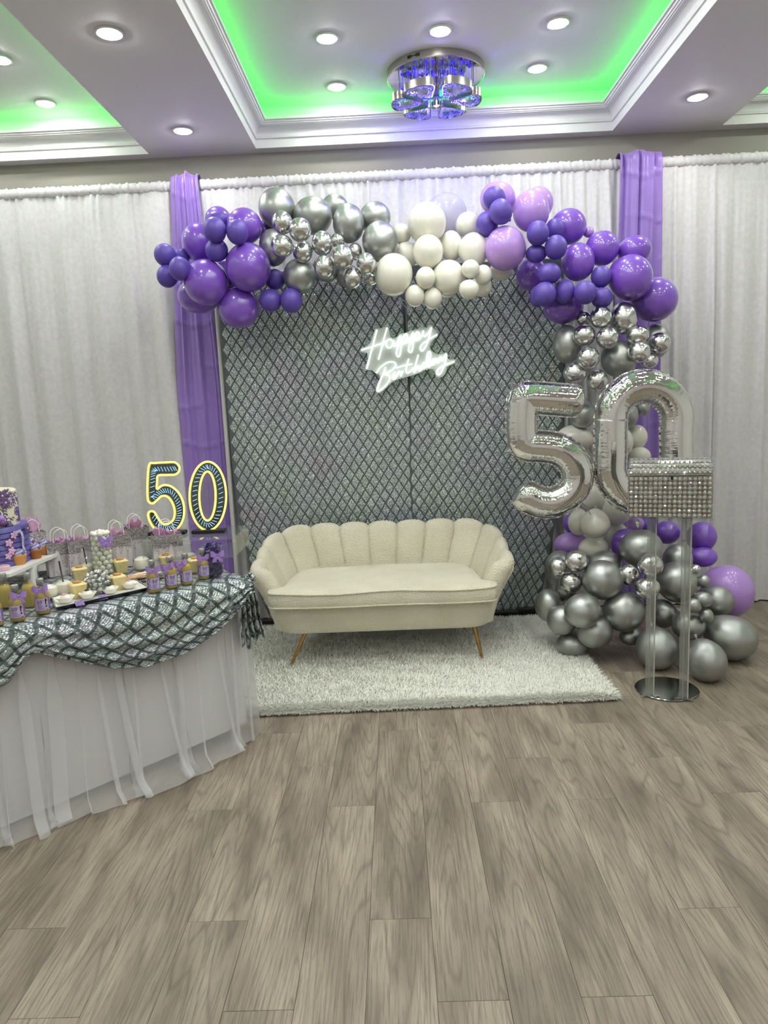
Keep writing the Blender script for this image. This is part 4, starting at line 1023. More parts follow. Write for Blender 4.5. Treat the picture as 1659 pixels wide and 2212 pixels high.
# sequin swag cloth
kn = [(-.04, .05), (0, .06), (.03, .097), (.16, .178), (.31, .235), (.48, .25), (.60, .225), (.75, .155), (.875, .09), (.92, .115), (.97, .18), (1.2, .27), (1.6, .2), (1.9, .1)]
def dropf(s): return float(np.interp(s, [a for a, b in kn], [b for a, b in kn]))
sw = MB(); V = []; uv = []; NU, NV = 260, 36
for j in range(NV+1):
    v = j/NV
    for i in range(NU+1):
        s = -.035+1.92*i/NU
        if v < .5:                     # on the table top
            d = .92*(1-v/.5); z = .7545+.002*sin(s*40+d*9)*sin(d*31+s*6); z += .004*smoothstep(.1, 0, s)*sin(d*30)
            V.append(T(s, d+.0, z)); uv.append((s, -d))
        else:
            t = (v-.5)/.5; dr = dropf(s); g = math.exp(-((s-.875)/.09)**2)+math.exp(-((s)/.06)**2)
            fl_ = .5-.5*cos(2*PI*(3.2*t**1.7+.15*sin(s*4)))
            d = -.030-.012*math.sqrt(t)-.036*fl_*t*(1-.3*g)-.012*sin(t*25+s*9)*t*.5*(.4+g)-.02*min(1, t*3)
            z = .756-dr*t-.006*(1-math.exp(-t*8))
            V.append(T(s, d, z)); uv.append((s+.02*sin(t*6), dr*(1.05*t+.9*t**2.2)))
n = NU+1
sw.add(V, [(j*n+i, j*n+i+1, (j+1)*n+i+1, (j+1)*n+i) for j in range(NV) for i in range(NU)]); sw.uv = uv
swo = tag(sw.build('sequin_overlay', M_sequin_cloth, sharp=None), 'silver sequin diamond cloth draped over the dessert table with swagged front edge', 'table overlay')
sol = swo.modifiers.new('thickness', 'SOLIDIFY'); sol.thickness = .003
A0, A1 = at(507, 1266, 3.03), at(541, 1251, 3.13); B0, B1 = at(523, 1399, 3.03), at(571, 1370, 3.2)
tm = MB(); V = []; uv = []
for j in range(25):
    t = j/24
    for i in range(49):
        u = i/48; a = A0.lerp(A1, u); b = B0.lerp(B1, u); p = a.lerp(b, t)
        f = (.010+.009*t)*sin(2*PI*u*4+1.2*sin(t*3)); nrm = Vector((.45, -.89, 0))
        p = p+nrm*(f+.03*sin(PI*min(1, t*1.6)))+Vector((0, 0, .02*sin(u*17)*(t**4)+.02*sin(PI*u)*(1-t)))
        V.append(tuple(p)); uv.append((u*.36, t*.4))
tm.add(V, [(j*49+i, j*49+i+1, (j+1)*49+i+1, (j+1)*49+i) for j in range(24) for i in range(48)]); tm.uv = uv
to = tm.build('corner_tail', M_sequin_cloth, swo, sharp=None); sol = to.modifiers.new('thickness', 'SOLIDIFY'); sol.thickness = .003
ro = MB(); uv = []
for q in range(7):
    a = q*.9; c = Vector(T(-.03, -.03+.012*q, .745+.008*sin(q*2))); pts = [c+Vector((.022*cos(a+k*.5)*(1-k*.05), .022*sin(a+k*.5), .020*sin(k*.8+q))) for k in range(9)]
    ro.tube(pts, .010, 7, flat=.5)
ro.uv = [(v[0]*3, v[2]*3) for v in ro.v]; ro.build('gathered_knot', M_sequin_cloth, swo, sharp=None)
ZK = .757                                # level of things on the table

# ------------------------------------------------------------------ shared small makers
def face_cam(p, extra=0.): return math.atan2(p[1], p[0])-PI/2+extra     # turn local -Y to the camera
def bow_mb(w, c=(0, 0, 0)):
    m = MB()
    for s_ in (-1, 1):
        for f in (-1, 1):               # two leaves of a loop
            def fn(u, v):
                wd = w*(.10+.36*math.sin(min(1, u*1.15)*PI*.62)); return (c[0]+s_*w*(.04+.50*u), c[1]+f*w*.13*sin(PI*u)-.002, c[2]+(v-.5)*wd+w*.12*u)
            m.grid(fn, 6, 4)
        def tail(u, v):
            return (c[0]+s_*w*(.03+.30*u+.06*(v-.5)*(1+u)), c[1]-.003-w*.05*sin(3*u), c[2]-w*.62*u+(.09*w*(abs(v-.5)*2) if u > .95 else 0)+s_*(v-.5)*w*.18*0)
        def tail2(u, v):
            x, y, z = tail(u, v); return (x+s_*(v-.5)*w*.20, y, z+(v-.5)*w*.10)
        m.grid(tail2, 6, 2)
    m.sphere((c[0], c[1]-.004, c[2]), w*.09, 8, 6, (1, .7, 1)); return m
M_liquid = mat('golden_drink', (200, 184, 118), .15, trans=.2, ior=1.33); M_cap = mat('silver_cap', (176, 178, 176), .32, .9, bump=(400, .8, .002))
M_label = mat('lilac_label', (196, 184, 222), .5, vary=(60, (168, 150, 206), 2.)); M_labeld = mat('violet_print', (92, 70, 140), .5, vary=(160, (150, 120, 190), 3.)); M_ink = mat('dark_ink', (60, 50, 96), .6)
M_hair = mat('black_print', (28, 20, 30), .6); M_skin = mat('tan_print', (214, 182, 158), .6)
M_bottle = mat_clear('bottle_glass', (246, 240, 200), .06)
bot_prof = [(.0001, .0), (.024, 0), (.0272, .004), (.0275, .010), (.0275, .070), (.0262, .080), (.019, .094), (.0125, .103), (.0112, .110), (.0112, .122), (.012, .124)]
gl_me = MB().lathe(bot_prof, n=24).mesh('glass', M_bottle)
lq_me = MB().lathe([(.0001, .003), (.0225, .003), (.0255, .007), (.0258, .070), (.0246, .079), (.0175, .092), (.0001, .092)], n=20).mesh('liquid', M_liquid)
cp_me = MB().lathe([(.0118, .112), (.0132, .113), (.0134, .136), (.0125, .139), (.0001, .1395)], n=24, wob=lambda a, z: 1+.02*sin(a*24)).mesh('cap', M_cap)
def arcpatch(m, a0, a1, za, zb, R_, n=10, mi=0):
    V = []
    for i in range(n+1):
        a = a0+(a1-a0)*i/n
        for z in (za, zb): V.append((R_*sin(a), -R_*cos(a), z))
    m.add(V, [(2*i, 2*i+2, 2*i+3, 2*i+1) for i in range(n)], mi)
TV, TF = text_mesh('50', .020); TV2, TF2 = text_mesh('th', .006)
def label_mesh(figure):
    m = MB(); R_ = .0284; a0, a1 = -1.0, 1.0
    arcpatch(m, a0, a1, .018, .064, R_, mi=0)
    bend = lambda V, cx, cz: [((R_+.0006)*sin((cx+x)/R_), -(R_+.0006)*cos((cx+x)/R_), cz+y) for x, y, z in V]
    if figure:
        arcpatch(m, .78, 1.15, .022, .066, R_+.0003, 4, mi=1)
        cx = .0135
        for (x0, x1, za, zb, k) in ((-.004, .0028, .050, .062, 3), (-.0035, .0005, .040, .052, 3), (-.001, .004, .036, .052, 4), (-.003, .003, .030, .037, 3), (.0, .0028, .021, .031, 4), (.0, .004, .0185, .0215, 3)):
            arcpatch(m, (cx+x0)/R_, (cx+x1)/R_, za, zb, R_+.0005, 3, mi=k)
        tx = -.010
    else:
        arcpatch(m, a0, -.45, .018, .064, R_+.0003, 6, mi=1)
        for q in range(6):
            m.sphere(((R_)*sin(-.55-.07*(q % 3)), -R_*cos(-.55-.07*(q % 3)), .024+.006*q), .0022, 6, 4, mi=5)
        tx = .006
    m.add(bend(TV, tx, .045), TF, 2); m.add(bend(TV2, tx+.012, .055), TF2, 2)
    for (z, w) in ((.040, .008), (.035, .010), (.031, .007), (.025, .009)):
        arcpatch(m, (tx-w)/R_, (tx+w)/R_, z, z+.0011, R_+.0005, 4, mi=2)
    return m.mesh('label', [M_label, M_labeld, M_ink, M_hair, M_skin, M_white_plastic], smooth=False)
lab_me = {True: label_mesh(True), False: label_mesh(False)}
bow_me = bow_mb(.052, (0, -.016, .098)).mesh('bow', M_ribbon)
def bottle(px, py, figure, label, lift=0, bow=True, lab=True):
    p = on(px, py, ZK); t = thing('mini_bottle', label, 'bottle', p, face_cam(p), 'mini bottles with lilac bows')
    L_ = [('glass', gl_me), ('liquid', lq_me), ('cap', cp_me)]
    if lab: L_.append(('label', lab_me[figure]))
    if bow: L_.append(('bow', bow_me))
    for nm, me in L_:
        o = bpy.data.objects.new(nm, me); COL.objects.link(o); o.parent = t
        if nm == 'bow': o.rotation_euler = (0, random.uniform(-.2, .2), random.uniform(-.25, .25))
bottle(333, 1279, False, 'mini bottle at left end of the right-hand row of four, beside the tray')
bottle(371, 1270, False, 'mini bottle second from left in the right-hand row of four')
bottle(404, 1262, False, 'mini bottle third from left in the right-hand row of four')
bottle(441, 1250, False, 'mini bottle in front of the purple filled vase')
bottle(40, 1341, True, 'mini bottle with lilac bow and figure label, left of the one beside the tray')
bottle(94, 1325, True, 'mini bottle with lilac bow and figure label, just left of the tray')
bottle(-8, 1352, True, 'mini bottle cut by the left photo edge in the front row')
bottle(66, 1310, False, 'mini bottle without visible label in the second row, below the cake board', lab=False, bow=False)
bottle(14, 1312, False, 'mini bottle in the second row near the left photo edge', lab=False, bow=False)

# ------------------------------------------------------------------ serving tray with paper cup treats
tA, tB, tC, tD = on(121, 1320, ZK), on(322, 1276, ZK), on(292, 1258, ZK), on(114, 1297, ZK)
ctr = (tA+tB+tC+tD)/4; M_tray_w = mat('tray_white', (228, 228, 222), .35)
tr_ = thing('serving_tray', 'long white and black serving tray of treats at the table front edge', 'tray', (ctr.x, ctr.y, ZK))
q_ = [tA-ctr, tB-ctr, tC-ctr, tD-ctr]
m = MB(); V = [(p.x*.93, p.y*.93, 0) for p in q_]+[(p.x, p.y, .016) for p in q_]
m.add(V, [(3, 2, 1, 0)]+[(i, (i+1) % 4, 4+(i+1) % 4, 4+i) for i in range(4)]); m.build('outer_shell', M_black, tr_, smooth=False)
m = MB(); V = [(p.x*.92, p.y*.92, .003) for p in q_]+[(p.x*1.01, p.y*1.01, .0165) for p in q_]
m.add(V, [(0, 1, 2, 3)]+[(4+i, 4+(i+1) % 4, (i+1) % 4, i) for i in range(4)]); m.build('inner_dish', M_tray_w, tr_, smooth=False)
M_paper = mat('white_paper_cup', (232, 230, 222), .7); M_pinkf = mat('pink_icing', (220, 160, 186), .5); M_choc = mat('white_chocolate', (238, 234, 220), .3, sss=.1)
for k, (px, py, lb) in enumerate([(142, 1301, 'white truffle in fluted paper cup at the left end of the tray'), (190, 1292, 'white truffle in fluted paper cup in the middle of the tray, dark drizzle'), (238, 1281, 'white truffle in fluted paper cup right of the middle of the tray'), (280, 1270, 'white truffle with pink flower in paper cup at the right end of the tray')]):
    p = on(px, py, ZK+.006); t = thing('paper_cup_treat', lb, 'truffle', p, group='truffles on the serving tray')
    MB().lathe([(.018, 0), (.019, .001), (.036, .024), (.035, .024), (.018, .002)], n=40, wob=lambda a, z: 1+.05*sin(a*20)*(z/.024)).build('paper_cup', M_paper, t, sharp=None)
    MB().sphere((0, 0, .018), .021, 16, 10, (1, 1, .8)).build('truffle', M_choc, t)
    m = MB()
    for a in range(5): m.sphere((.006*cos(a*1.257), -.003+.006*sin(a*1.257), .0345), .0045, 8, 5, (1, 1, .5))
    m.build('icing_flower', M_pinkf if k in (0, 3) else M_hair, t)
for k, (px, py) in enumerate([(172, 1303), (222, 1290)]):
    p = on(px, py, ZK+.012); t = MB().box((0, 0, 0), (.034, .002, .026), M=Matrix.Rotation(-.9, 3, 'X')).build('tag_card', M_labeld, smooth=False); t.location = p; t.rotation_euler = (0, 0, face_cam(p, .3))
    tag(t, 'small violet tag card lying between truffles, %s one' % ('left' if k == 0 else 'right'), 'tag', 'violet tags on the tray')

# ------------------------------------------------------------------ gumball cylinder, kisses bowl
M_pearl = mat('pearl_gumball', (242, 239, 226), .22, coat=.4, sss=.1)
gp = on(225, 1243, ZK); gv = thing('gumball_vase', 'tall glass cylinder vase full of pearl white gumballs with purple bow', 'vase', gp, face_cam(gp))
MB().lathe([(.0001, 0), (.047, 0), (.0485, .002), (.0485, .205), (.0465, .205), (.0465, .006), (.0001, .006)], n=36).build('glass', M_glass, gv)
bow_mb(.060, (.022, -.052, .176)).build('bow', M_ribbon, gv)
gb_me = MB().sphere((0, 0, 0), .0138, 14, 9).mesh('gumball', M_pearl)
LAY = ['pearl white gumball in the %s layer of the tall glass cylinder' % w for w in ('lowest', 'second lowest', 'third lowest', 'fourth lowest', 'middle', 'fourth highest', 'third highest', 'second highest', 'topmost')]
for row in range(9):
    for a in range(7):
        an = 2*PI*(a+(row % 2)*.5)/7+row*.08; R_ = .0322
        o = bpy.data.objects.new('gumball', gb_me); COL.objects.link(o); o.location = gp+Vector((R_*cos(an), R_*sin(an), .0205+row*.0225))
        tag(o, LAY[row], 'gumball', 'gumballs in the glass cylinder')
    o = bpy.data.objects.new('gumball', gb_me); COL.objects.link(o); o.location = gp+Vector((0, 0, .0205+row*.0235)); tag(o, LAY[row], 'gumball', 'gumballs in the glass cylinder')
bp_ = on(213, 1283, ZK); bw = thing('candy_bowl', 'round glass bowl of silver wrapped chocolates in front of the gumball vase', 'bowl', bp_)
MB().lathe([(.0001, 0), (.03, 0), (.045, .008), (.058, .032), (.060, .052), (.052, .075), (.050, .075), (.057, .052), (.055, .033), (.042, .010), (.0001, .004)], n=32).build('glass', M_glass, bw)
ks_me = MB().lathe([(.0001, 0), (.0095, .001), (.0108, .004), (.009, .009), (.004, .014), (.0012, .0185), (.0001, .020)], n=12).mesh('chocolate_kiss', mat('silver_wrap', (214, 215, 214), .28, .85, bump=(300, .5, .003)))
rr = random.Random(3); kp = []
for (z, R_, n_) in ((.014, .034, 9), (.030, .044, 12), (.047, .046, 12), (.064, .042, 11), (.080, .033, 9), (.092, .016, 5), (.030, .02, 5), (.060, .02, 5)):
    for i in range(n_): a = 2*PI*(i+rr.random()*.4)/n_; kp.append((R_*cos(a), R_*sin(a), z))
for (x, y, z) in kp:
    o = bpy.data.objects.new('chocolate_kiss', ks_me); COL.objects.link(o); o.location = bp_+Vector((x, y, z)); o.rotation_euler = (rr.uniform(-1.6, 1.6), rr.uniform(-1.6, 1.6), rr.uniform(0, 6))
    tag(o, 'silver wrapped chocolate drop in the round glass bowl', 'chocolate', 'silver chocolates in the bowl')

# ------------------------------------------------------------------ pudding cups, candy apples, biscuits
M_pud = mat('banana_pudding', (226, 205, 128), .4, sss=.1, vary=(70, (234, 220, 160), 3.), bump=(120, .4, .004)); M_wafer = mat('vanilla_wafer', (186, 134, 78), .6)
def cup(px, py, label, rz=.0):
    p = on(px, py, ZK); t = thing('pudding_cup', label, 'dessert cup', p, face_cam(p, rz), 'banana pudding cups')
    def sq(hw, z, n=4): return [(sx_*hw*(1 if abs(q) else 1), sy_*hw, z) for (sx_, sy_, q) in ((-1, -1, 1), (1, -1, 1), (1, 1, 1), (-1, 1, 1))]
    m = MB(); V = []; 
    for hw, z in ((.022, .002), (.024, .006), (.033, .060), (.026, .066)):
        V += [(x*hw, y*hw, z) for x, y in ((-.8, -1), (.8, -1), (1, -.8), (1, .8), (.8, 1), (-.8, 1), (-1, .8), (-1, -.8))]
    m.add(V, [(k*8+i, k*8+(i+1) % 8, k*8+8+(i+1) % 8, k*8+8+i) for k in range(3) for i in range(8)]+[tuple(range(7, -1, -1)), tuple(range(24, 32))]); m.build('pudding', M_pud, t, smooth=False)
    m = MB(); V = []
    for hw, z in ((.0228, 0), (.0248, .005), (.0348, .064), (.0362, .0645)): V += [(x*hw, y*hw, z) for x, y in ((-.8, -1), (.8, -1), (1, -.8), (1, .8), (.8, 1), (-.8, 1), (-1, .8), (-1, -.8))]
    m.add(V, [(k*8+i, k*8+(i+1) % 8, k*8+8+(i+1) % 8, k*8+8+i) for k in range(3) for i in range(8)]+[tuple(range(7, -1, -1))]); m.build('plastic_cup', M_film, t, smooth=False)
    MB().lathe([(.0001, .066), (.016, .066), (.018, .069), (.015, .073), (.0001, .074)], n=18).build('wafer', M_wafer, t)
cup(170, 1292, 'yellow pudding cup left of the bowl of silver chocolates, nearest', .25); cup(256, 1274, 'yellow pudding cup right of the bowl of silver chocolates', .25)
cup(262, 1238, 'yellow pudding cup just right of the gumball cylinder', .2); cup(174, 1256, 'yellow pudding cup behind, left of the gumball cylinder', .1)
cup(360, 1228, 'yellow pudding cup behind the second bottle of the right-hand row', .2); cup(423, 1236, 'yellow pudding cup at the left of the purple filled vase', .2)
M_candy = mat('white_candy_coat', (232, 228, 212), .25, coat=.4, sss=.1); M_stick = mat('glitter_stick', (70, 66, 70), .3, .7, bump=(600, 1., .003))
def apple(px, py, label, stick=True, sc=1., bag=True):
    p = on(px, py, ZK); t = thing('candy_apple', label, 'candy apple', p, group='white candy apples')
    prof = [(.0001, .004), (.02, 0), (.034, .012), (.0385, .034), (.034, .054), (.02, .064), (.006, .061), (.0001, .058)]
    MB().lathe([(a*sc, z*sc) for a, z in prof], n=24).build('coating', M_candy, t)
    if stick: MB().tube([(0, 0, .055*sc), (-.008, 0, .150*sc)], .0035, 8).build('stick', M_stick, t)
    if bag: MB().lathe([(.040*sc, .0), (.045*sc, .03), (.044*sc, .06), (.025*sc, .085), (.012*sc, .095), (.03*sc, .115)], n=14, wob=lambda a, z: 1+.06*sin(a*5+z*90)).build('clear_wrap', M_film, t, smooth=False)
apple(140, 1287, 'white candy apple on a glitter stick, below the board corner', True, 1.0); apple(110, 1293, 'white candy apple behind the bottle beside the tray', False, .9, False)
apple(190, 1243, 'white candy apple in clear wrap left of the gumball cylinder', True, .9); apple(308, 1231, 'white candy apple in front of the two right gift bags', False, 1.0, False)
apple(412, 1218, 'white candy apple left of the purple filled vase, behind bottles', False, .85, False)
bt = on(312, 1252, ZK); bs = thing('biscuit_tray', 'small dark tray with beaded silver rim under wrapped pretzels', 'tray', bt, TH)
MB().box((0, 0, .004), (.15, .10, .008), bev=.002).build('tray_body', mat('pewter', (92, 94, 92), .35, .8), bs, smooth=False)
m = MB()
for i in range(60):
    s = i/60*4; k = int(s); u = s-k; c = [(-.075, -.05), (.075, -.05), (.075, .05), (-.075, .05)]; a, b = c[k], c[(k+1) % 4]; m.sphere((a[0]+(b[0]-a[0])*u, a[1]+(b[1]-a[1])*u, .009), .0032, 6, 4)
tag(m.build('bead_rim', M_chrome, bs), kind='stuff')
M_pretzel = mat('pretzel', (206, 150, 96), .5, vary=(80, (228, 190, 140), 3.)); 
for k in range(4):
    p = bt+Vector((.0, -.025+.016*k, .018+.006*(k % 2))); t = thing('wrapped_pretzel', 'wrapped caramel pretzel rod on the beaded tray, %s' % ('nearest', 'second from front', 'third from front', 'farthest')[k], 'pretzel', p, TH+.12*(k-1.5), 'wrapped pretzels')
    MB().tube([(-.07, 0, 0), (-.03, .003, .002), (.03, -.002, 0), (.07, 0, 0)], .0085, 8).build('rod', M_pretzel, t); MB().tube([(-.085, 0, .004), (-.07, 0, 0), (.07, 0, 0), (.088, 0, .003)], lambda u: .011+.004*abs(u-.5), 7).build('clear_wrap', M_film, t, smooth=False)
    MB().box((.02, 0, .0095), (.05, .014, .001)).build('paper_label', M_white_plastic, t, smooth=False)

# ------------------------------------------------------------------ gift bags
def mat_bag():
    m = mat('glitter_drip_bag', (226, 218, 222), .6, alpha=1.); N = NT(m); b = N.n['Principled BSDF']
    tc = N.add('ShaderNodeTexCoord').outputs['UV']; sx = N.add('ShaderNodeSeparateXYZ'); N.link(tc, sx.inputs[0])
    w = N.add('ShaderNodeTexNoise', noise_dimensions='1D', i_Scale=34., i_Detail=1.); N.link(sx.outputs[0], w.inputs['W'])
    drip = N.math('MULTIPLY', N.math('POWER', w.outputs[0], 2.2), 1.5)
    lim = N.math('SUBTRACT', .80, drip)              # glitter above this height
    sp = N.add('ShaderNodeTexVoronoi', i_Scale=210.); N.link(tc, sp.inputs['Vector']); sc = N.add('ShaderNodeSeparateColor'); N.link(sp.outputs['Color'], sc.inputs[0])
    over = N.math('GREATER_THAN', sx.outputs[1], lim); dens = N.math('GREATER_THAN', sc.outputs[0], N.math('SUBTRACT', .62, N.math('MULTIPLY', N.math('GREATER_THAN', sx.outputs[1], .62), .5)))
    f = N.math('MULTIPLY', over, dens)
    gl = N.ramp(sc.outputs[1], [(0., lin(66, 60, 64)), (.55, lin(140, 134, 138)), (1., lin(236, 232, 232))])
    N.link(N.mix(f, lin(222, 213, 218), gl), b.inputs['Base Color']); N.link(N.math('MULTIPLY', f, .6), b.inputs['Metallic']); b.inputs['Roughness'].default_value = .45
    return m
M_bag = mat_bag(); M_handle = mat('white_cord', (238, 236, 232), .6); M_tissue = mat('lilac_tissue', (205, 160, 212), .7, sss=.1, vary=(30, (226, 178, 205), 2.))
def bag(px, py, w, h, label, rz=0., seed=0, z0=ZK, dep=None, puff=1.):
    p = on(px, py, z0) if dep is None else at(px, py, dep); p.z = z0
    t = thing('gift_bag', label, 'gift bag', p, face_cam(p, rz), 'silver drip gift bags'); d = w*.5; r = random.Random(seed)
    m = MB(); V = []; uv = []; per = [(-w/2, -d/2), (w/2, -d/2), (w/2, 0), (w/2, d/2), (-w/2, d/2), (-w/2, 0)]
    ul = [0, w, w+d/2, w+d, 2*w+d, 2*w+d*1.5, 2*w+2*d]
    for k in range(7):
        x, y = per[k % 6]; inx = .008 if k in (2, 5) else 0
        for v in (0, .5, 1): V.append((x*(1.0+.0*v)-(inx*v*(1 if x > 0 else -1)), y, h*v)); uv.append((ul[k]+seed*1.7, v))
    m.add(V, [(k*3+j, k*3+3+j, k*3+4+j, k*3+1+j) for k in range(6) for j in range(2)]); m.add([(per[k][0], per[k][1], .001) for k in range(6)], [(5, 4, 3, 2, 1, 0)]); m.uv = uv+[(seed, 0)]*6
    m.build('bag_body', M_bag, t, smooth=False)
    for y in (-d/2+.003, d/2-.003):
        hp = [(-w*.24, y, h*.93), (-w*.25, y, h*1.12), (-w*.2, y*1.2, h*1.30), (0, y*1.3, h*1.40), (w*.2, y*1.2, h*1.30), (w*.25, y, h*1.12), (w*.24, y, h*.93)]
        MB().tube(crom(hp, 5), .0021, 6).build('handle', M_handle, t)
    m = MB()
    for q in range(5):
        cx, cy = r.uniform(-w*.3, w*.3), r.uniform(-d*.25, d*.25); top = h*(1+(r.uniform(.04, .2))*puff); a0 = r.uniform(0, 6)
        V = [(cx, cy, h*.8)]
        for i in range(10): a = a0+2*PI*i/9*.8; R_ = w*r.uniform(.16, .3); V.append((max(-w*.46, min(w*.46, cx+R_*cos(a))), max(-d*.46, min(d*.46, cy+R_*sin(a)*.6)), top*r.uniform(.9, 1.05)-(.012 if i % 2 else 0)))
        m.add(V, [(0, i, i+1) for i in range(1, 10)])
    m.build('tissue_paper', M_tissue, t, smooth=False)
bag(366, 1224, .140, .165, 'silver drip gift bag in front of the neon number 5', .05, 1)
bag(298, 1205, .130, .165, 'silver drip gift bag with pink tissue left of the neon number 5', .15, 2, puff=1.9)
bag(258, 1224, .120, .165, 'silver drip gift bag just right of the gumball cylinder', .2, 3)
bag(180, 1236, .125, .165, 'silver drip gift bag just left of the gumball cylinder', .2, 4)
bag(136, 1240, .130, .160, 'silver drip gift bag behind the corner of the white cake board', .2, 5)
bag(76, 1219, .125, .17, 'gift bag with lilac tissue behind the cupcakes', .2, 6, puff=2.6)

# ------------------------------------------------------------------ vase of purple crinkle
vp = on(462, 1245, ZK); vs_ = thing('filled_vase', 'flared glass vase packed with dark purple crinkle paper and a bow', 'vase', vp, face_cam(vp))
VP = [(.0001, 0), (.034, 0), (.042, .012), (.048, .045), (.046, .085), (.040, .115), (.0425, .132), (.048, .140)]
MB().lathe(VP+[(.0465, .140), (.041, .131), (.0385, .115), (.0445, .085), (.0465, .045), (.040, .014), (.0001, .004)], n=36).build('glass', M_glass, vs_)
M_crk = mat('purple_crinkle', (44, 32, 82), .35, vary=(60, (84, 64, 134), 2.)); m = MB(); r = random.Random(8)
for k in range(900):
    z = r.uniform(.006, .138); R_ = np.interp(z, [p[1] for p in VP], [p[0] for p in VP])*.92*math.sqrt(r.uniform(.5, 1)); a = r.uniform(0, 6.28)
    if z > .128: R_ *= r.uniform(.3, 1.08); z += r.uniform(0, .018)
    c = Vector((R_*cos(a), R_*sin(a), z)); u = Vector((r.gauss(0, 1), r.gauss(0, 1), r.gauss(0, 1))).normalized()*.008; w = u.orthogonal().normalized()*.0032
    tv = Vector((0, 0, .002)); m.add([c-u-w, c-w+tv, c+u-w, c+u+w, c+w+tv, c-u+w], [(0, 1, 4, 5), (1, 2, 3, 4)])
tag(m.build('crinkle_filler', M_crk, vs_, smooth=False), kind='stuff')
bow_mb(.056, (.022, -.050, .108)).build('bow', M_ribbon, vs_)

# ------------------------------------------------------------------ acrylic riser and neon numerals
YR = 3.31; zr = at(503, 1163, YR).z; zl = at(505, 1205, YR).z; yb = on(503, 1136, zr).y; xr_ = at(504, 1180, YR).x; xl_ = xr_-.44
rs = thing('acrylic_riser', 'clear acrylic riser shelf carrying the neon numerals at the table end', 'riser', ((xl_+xr_)/2, (YR+yb)/2, ZK))
w_ = xr_-xl_; d_ = yb-YR
m = MB().box((0, 0, zr-ZK-.003), (w_, d_, .006)).box((0, 0, zl-ZK+.003), (w_, d_, .006))
m.build('shelf', M_acrylic, rs, smooth=False)
for x in (-w_/2+.003, w_/2-.003): MB().box((x, 0, (zl+zr)/2-ZK), (.006, d_, zr-zl-.012)).build('side_panel', M_acrylic, rs, smooth=False)
for x in (-w_/2+.06, -.02): MB().box((x, -.02, (zl-ZK)/2), (.006, d_*.6, zl-ZK)).build('foot_panel', M_acrylic, rs, smooth=False)
M_yneon = mat('warm_yellow_neon', (255, 238, 120), .4, emit=(255, 231, 104), es=1.3); M_brefl = mat('led_reflection', (160, 215, 255), .4, emit=(150, 205, 255), es=1.3); M_dmirror = mat('smoked_mirror', (104, 114, 122), .08, .9)
YD = (YR+yb)/2
def np_(lst, o): return [at(220+x/4.879, 960+y/4.879, YD)-o for x, y in lst]
def numeral(loops, skel, label, cx, closed_skel, foot):
    o = at(220+cx/4.879, 1140, YD); o.z = zr; t = thing('neon_numeral', label, 'neon sign', o, group='neon numerals on the acrylic riser')
    LP = [crom(np_(l, o), 5, True) for l in loops]
    for l in LP: MB().tube(l, .0052, 7, closed=True).build('neon_tube', M_yneon, t, sharp=None)
    m = MB()
    if len(LP) == 1:
        n = len(LP[0]); m.add([(p.x, .007, p.z) for p in LP[0]]+[(p.x, .011, p.z) for p in LP[0]], [tuple(range(n)), tuple(range(2*n-1, n-1, -1))]+[(i, n+i, n+(i+1) % n, (i+1) % n) for i in range(n)])
    else:
        a, b = LP; n = len(a); m.add([(p.x, y, p.z) for y in (.007, .011) for l in (a, b) for p in l], [(i, (i+1) % n, n+(i+1) % n, n+i) for i in range(n)]+[(3*n+i, 3*n+(i+1) % n, 2*n+(i+1) % n, 2*n+i) for i in range(n)]+[(i, 2*n+i, 2*n+(i+1) % n, (i+1) % n) for i in range(n)])
    m.build('mirror_face', M_dmirror, t, smooth=False)
    m = MB()                                    # clear plate a little wider than the tubes
    l = LP[0]; n = len(l); c = sum(l, Vector())/n
    out = []
    for i in range(n): tg = (l[(i+1) % n]-l[i-1]).normalized(); out.append(l[i]+Vector((tg.z, 0, -tg.x))*.010*OUTW)
    m.add([(p.x, .012, p.z) for p in out]+[(p.x, .016, p.z) for p in out], [tuple(range(n)), tuple(range(2*n-1, n-1, -1))]+[(i, n+i, n+(i+1) % n, (i+1) % n) for i in range(n)])
    m.build('backing_plate', M_acrylic, t, smooth=False)
    sk = crom(np_(skel, o), 7, closed_skel); m = MB()
    for i in range(0, len(sk), 2):
        p = sk[i]; tg = (sk[(i+1) % len(sk)]-p if i < len(sk)-1 or closed_skel else p-sk[i-1]).normalized(); nn = Vector((tg.z, 0, -tg.x))
        a = p+nn*.011+tg*.005; b = p-nn*.011-tg*.005; m.tube([(a.x, .0045, a.z), (b.x, .0045, b.z)], .0011, 5)
    tag(m.build('reflection_slashes', M_brefl, t), kind='stuff')  # glowing bars stand in for LED reflections repeated in the infinity mirror
    f = np_(foot, o); m = MB().box(((f[0].x+f[1].x)/2, 0, .009), (f[1].x-f[0].x, .055, .018), bev=.003); m.build('foot', M_black, t, smooth=False)
OUTW = 1
numeral([[(500, 215), (560, 197), (680, 190), (770, 190), (815, 235), (812, 285), (770, 318), (680, 322), (592, 330), (582, 400), (582, 470), (640, 432), (720, 438), (800, 500), (850, 590), (868, 690), (855, 790), (810, 870), (730, 915), (640, 920), (560, 890), (505, 810), (488, 735), (515, 705), (555, 715), (590, 775), (640, 835), (700, 838), (755, 790), (768, 700), (740, 610), (690, 550), (630, 545), (585, 585), (540, 620), (500, 610), (483, 560), (482, 400)]],
        [(775, 255), (680, 262), (570, 262), (540, 300), (532, 400), (532, 560), (590, 515), (660, 487), (740, 510), (795, 600), (815, 700), (800, 790), (750, 865), (680, 880), (600, 850), (535, 755)], 'glowing yellow outlined numeral 5 on the riser behind gift bag', 670, False, [(500, 940), (890, 940)])
OUTW = 1
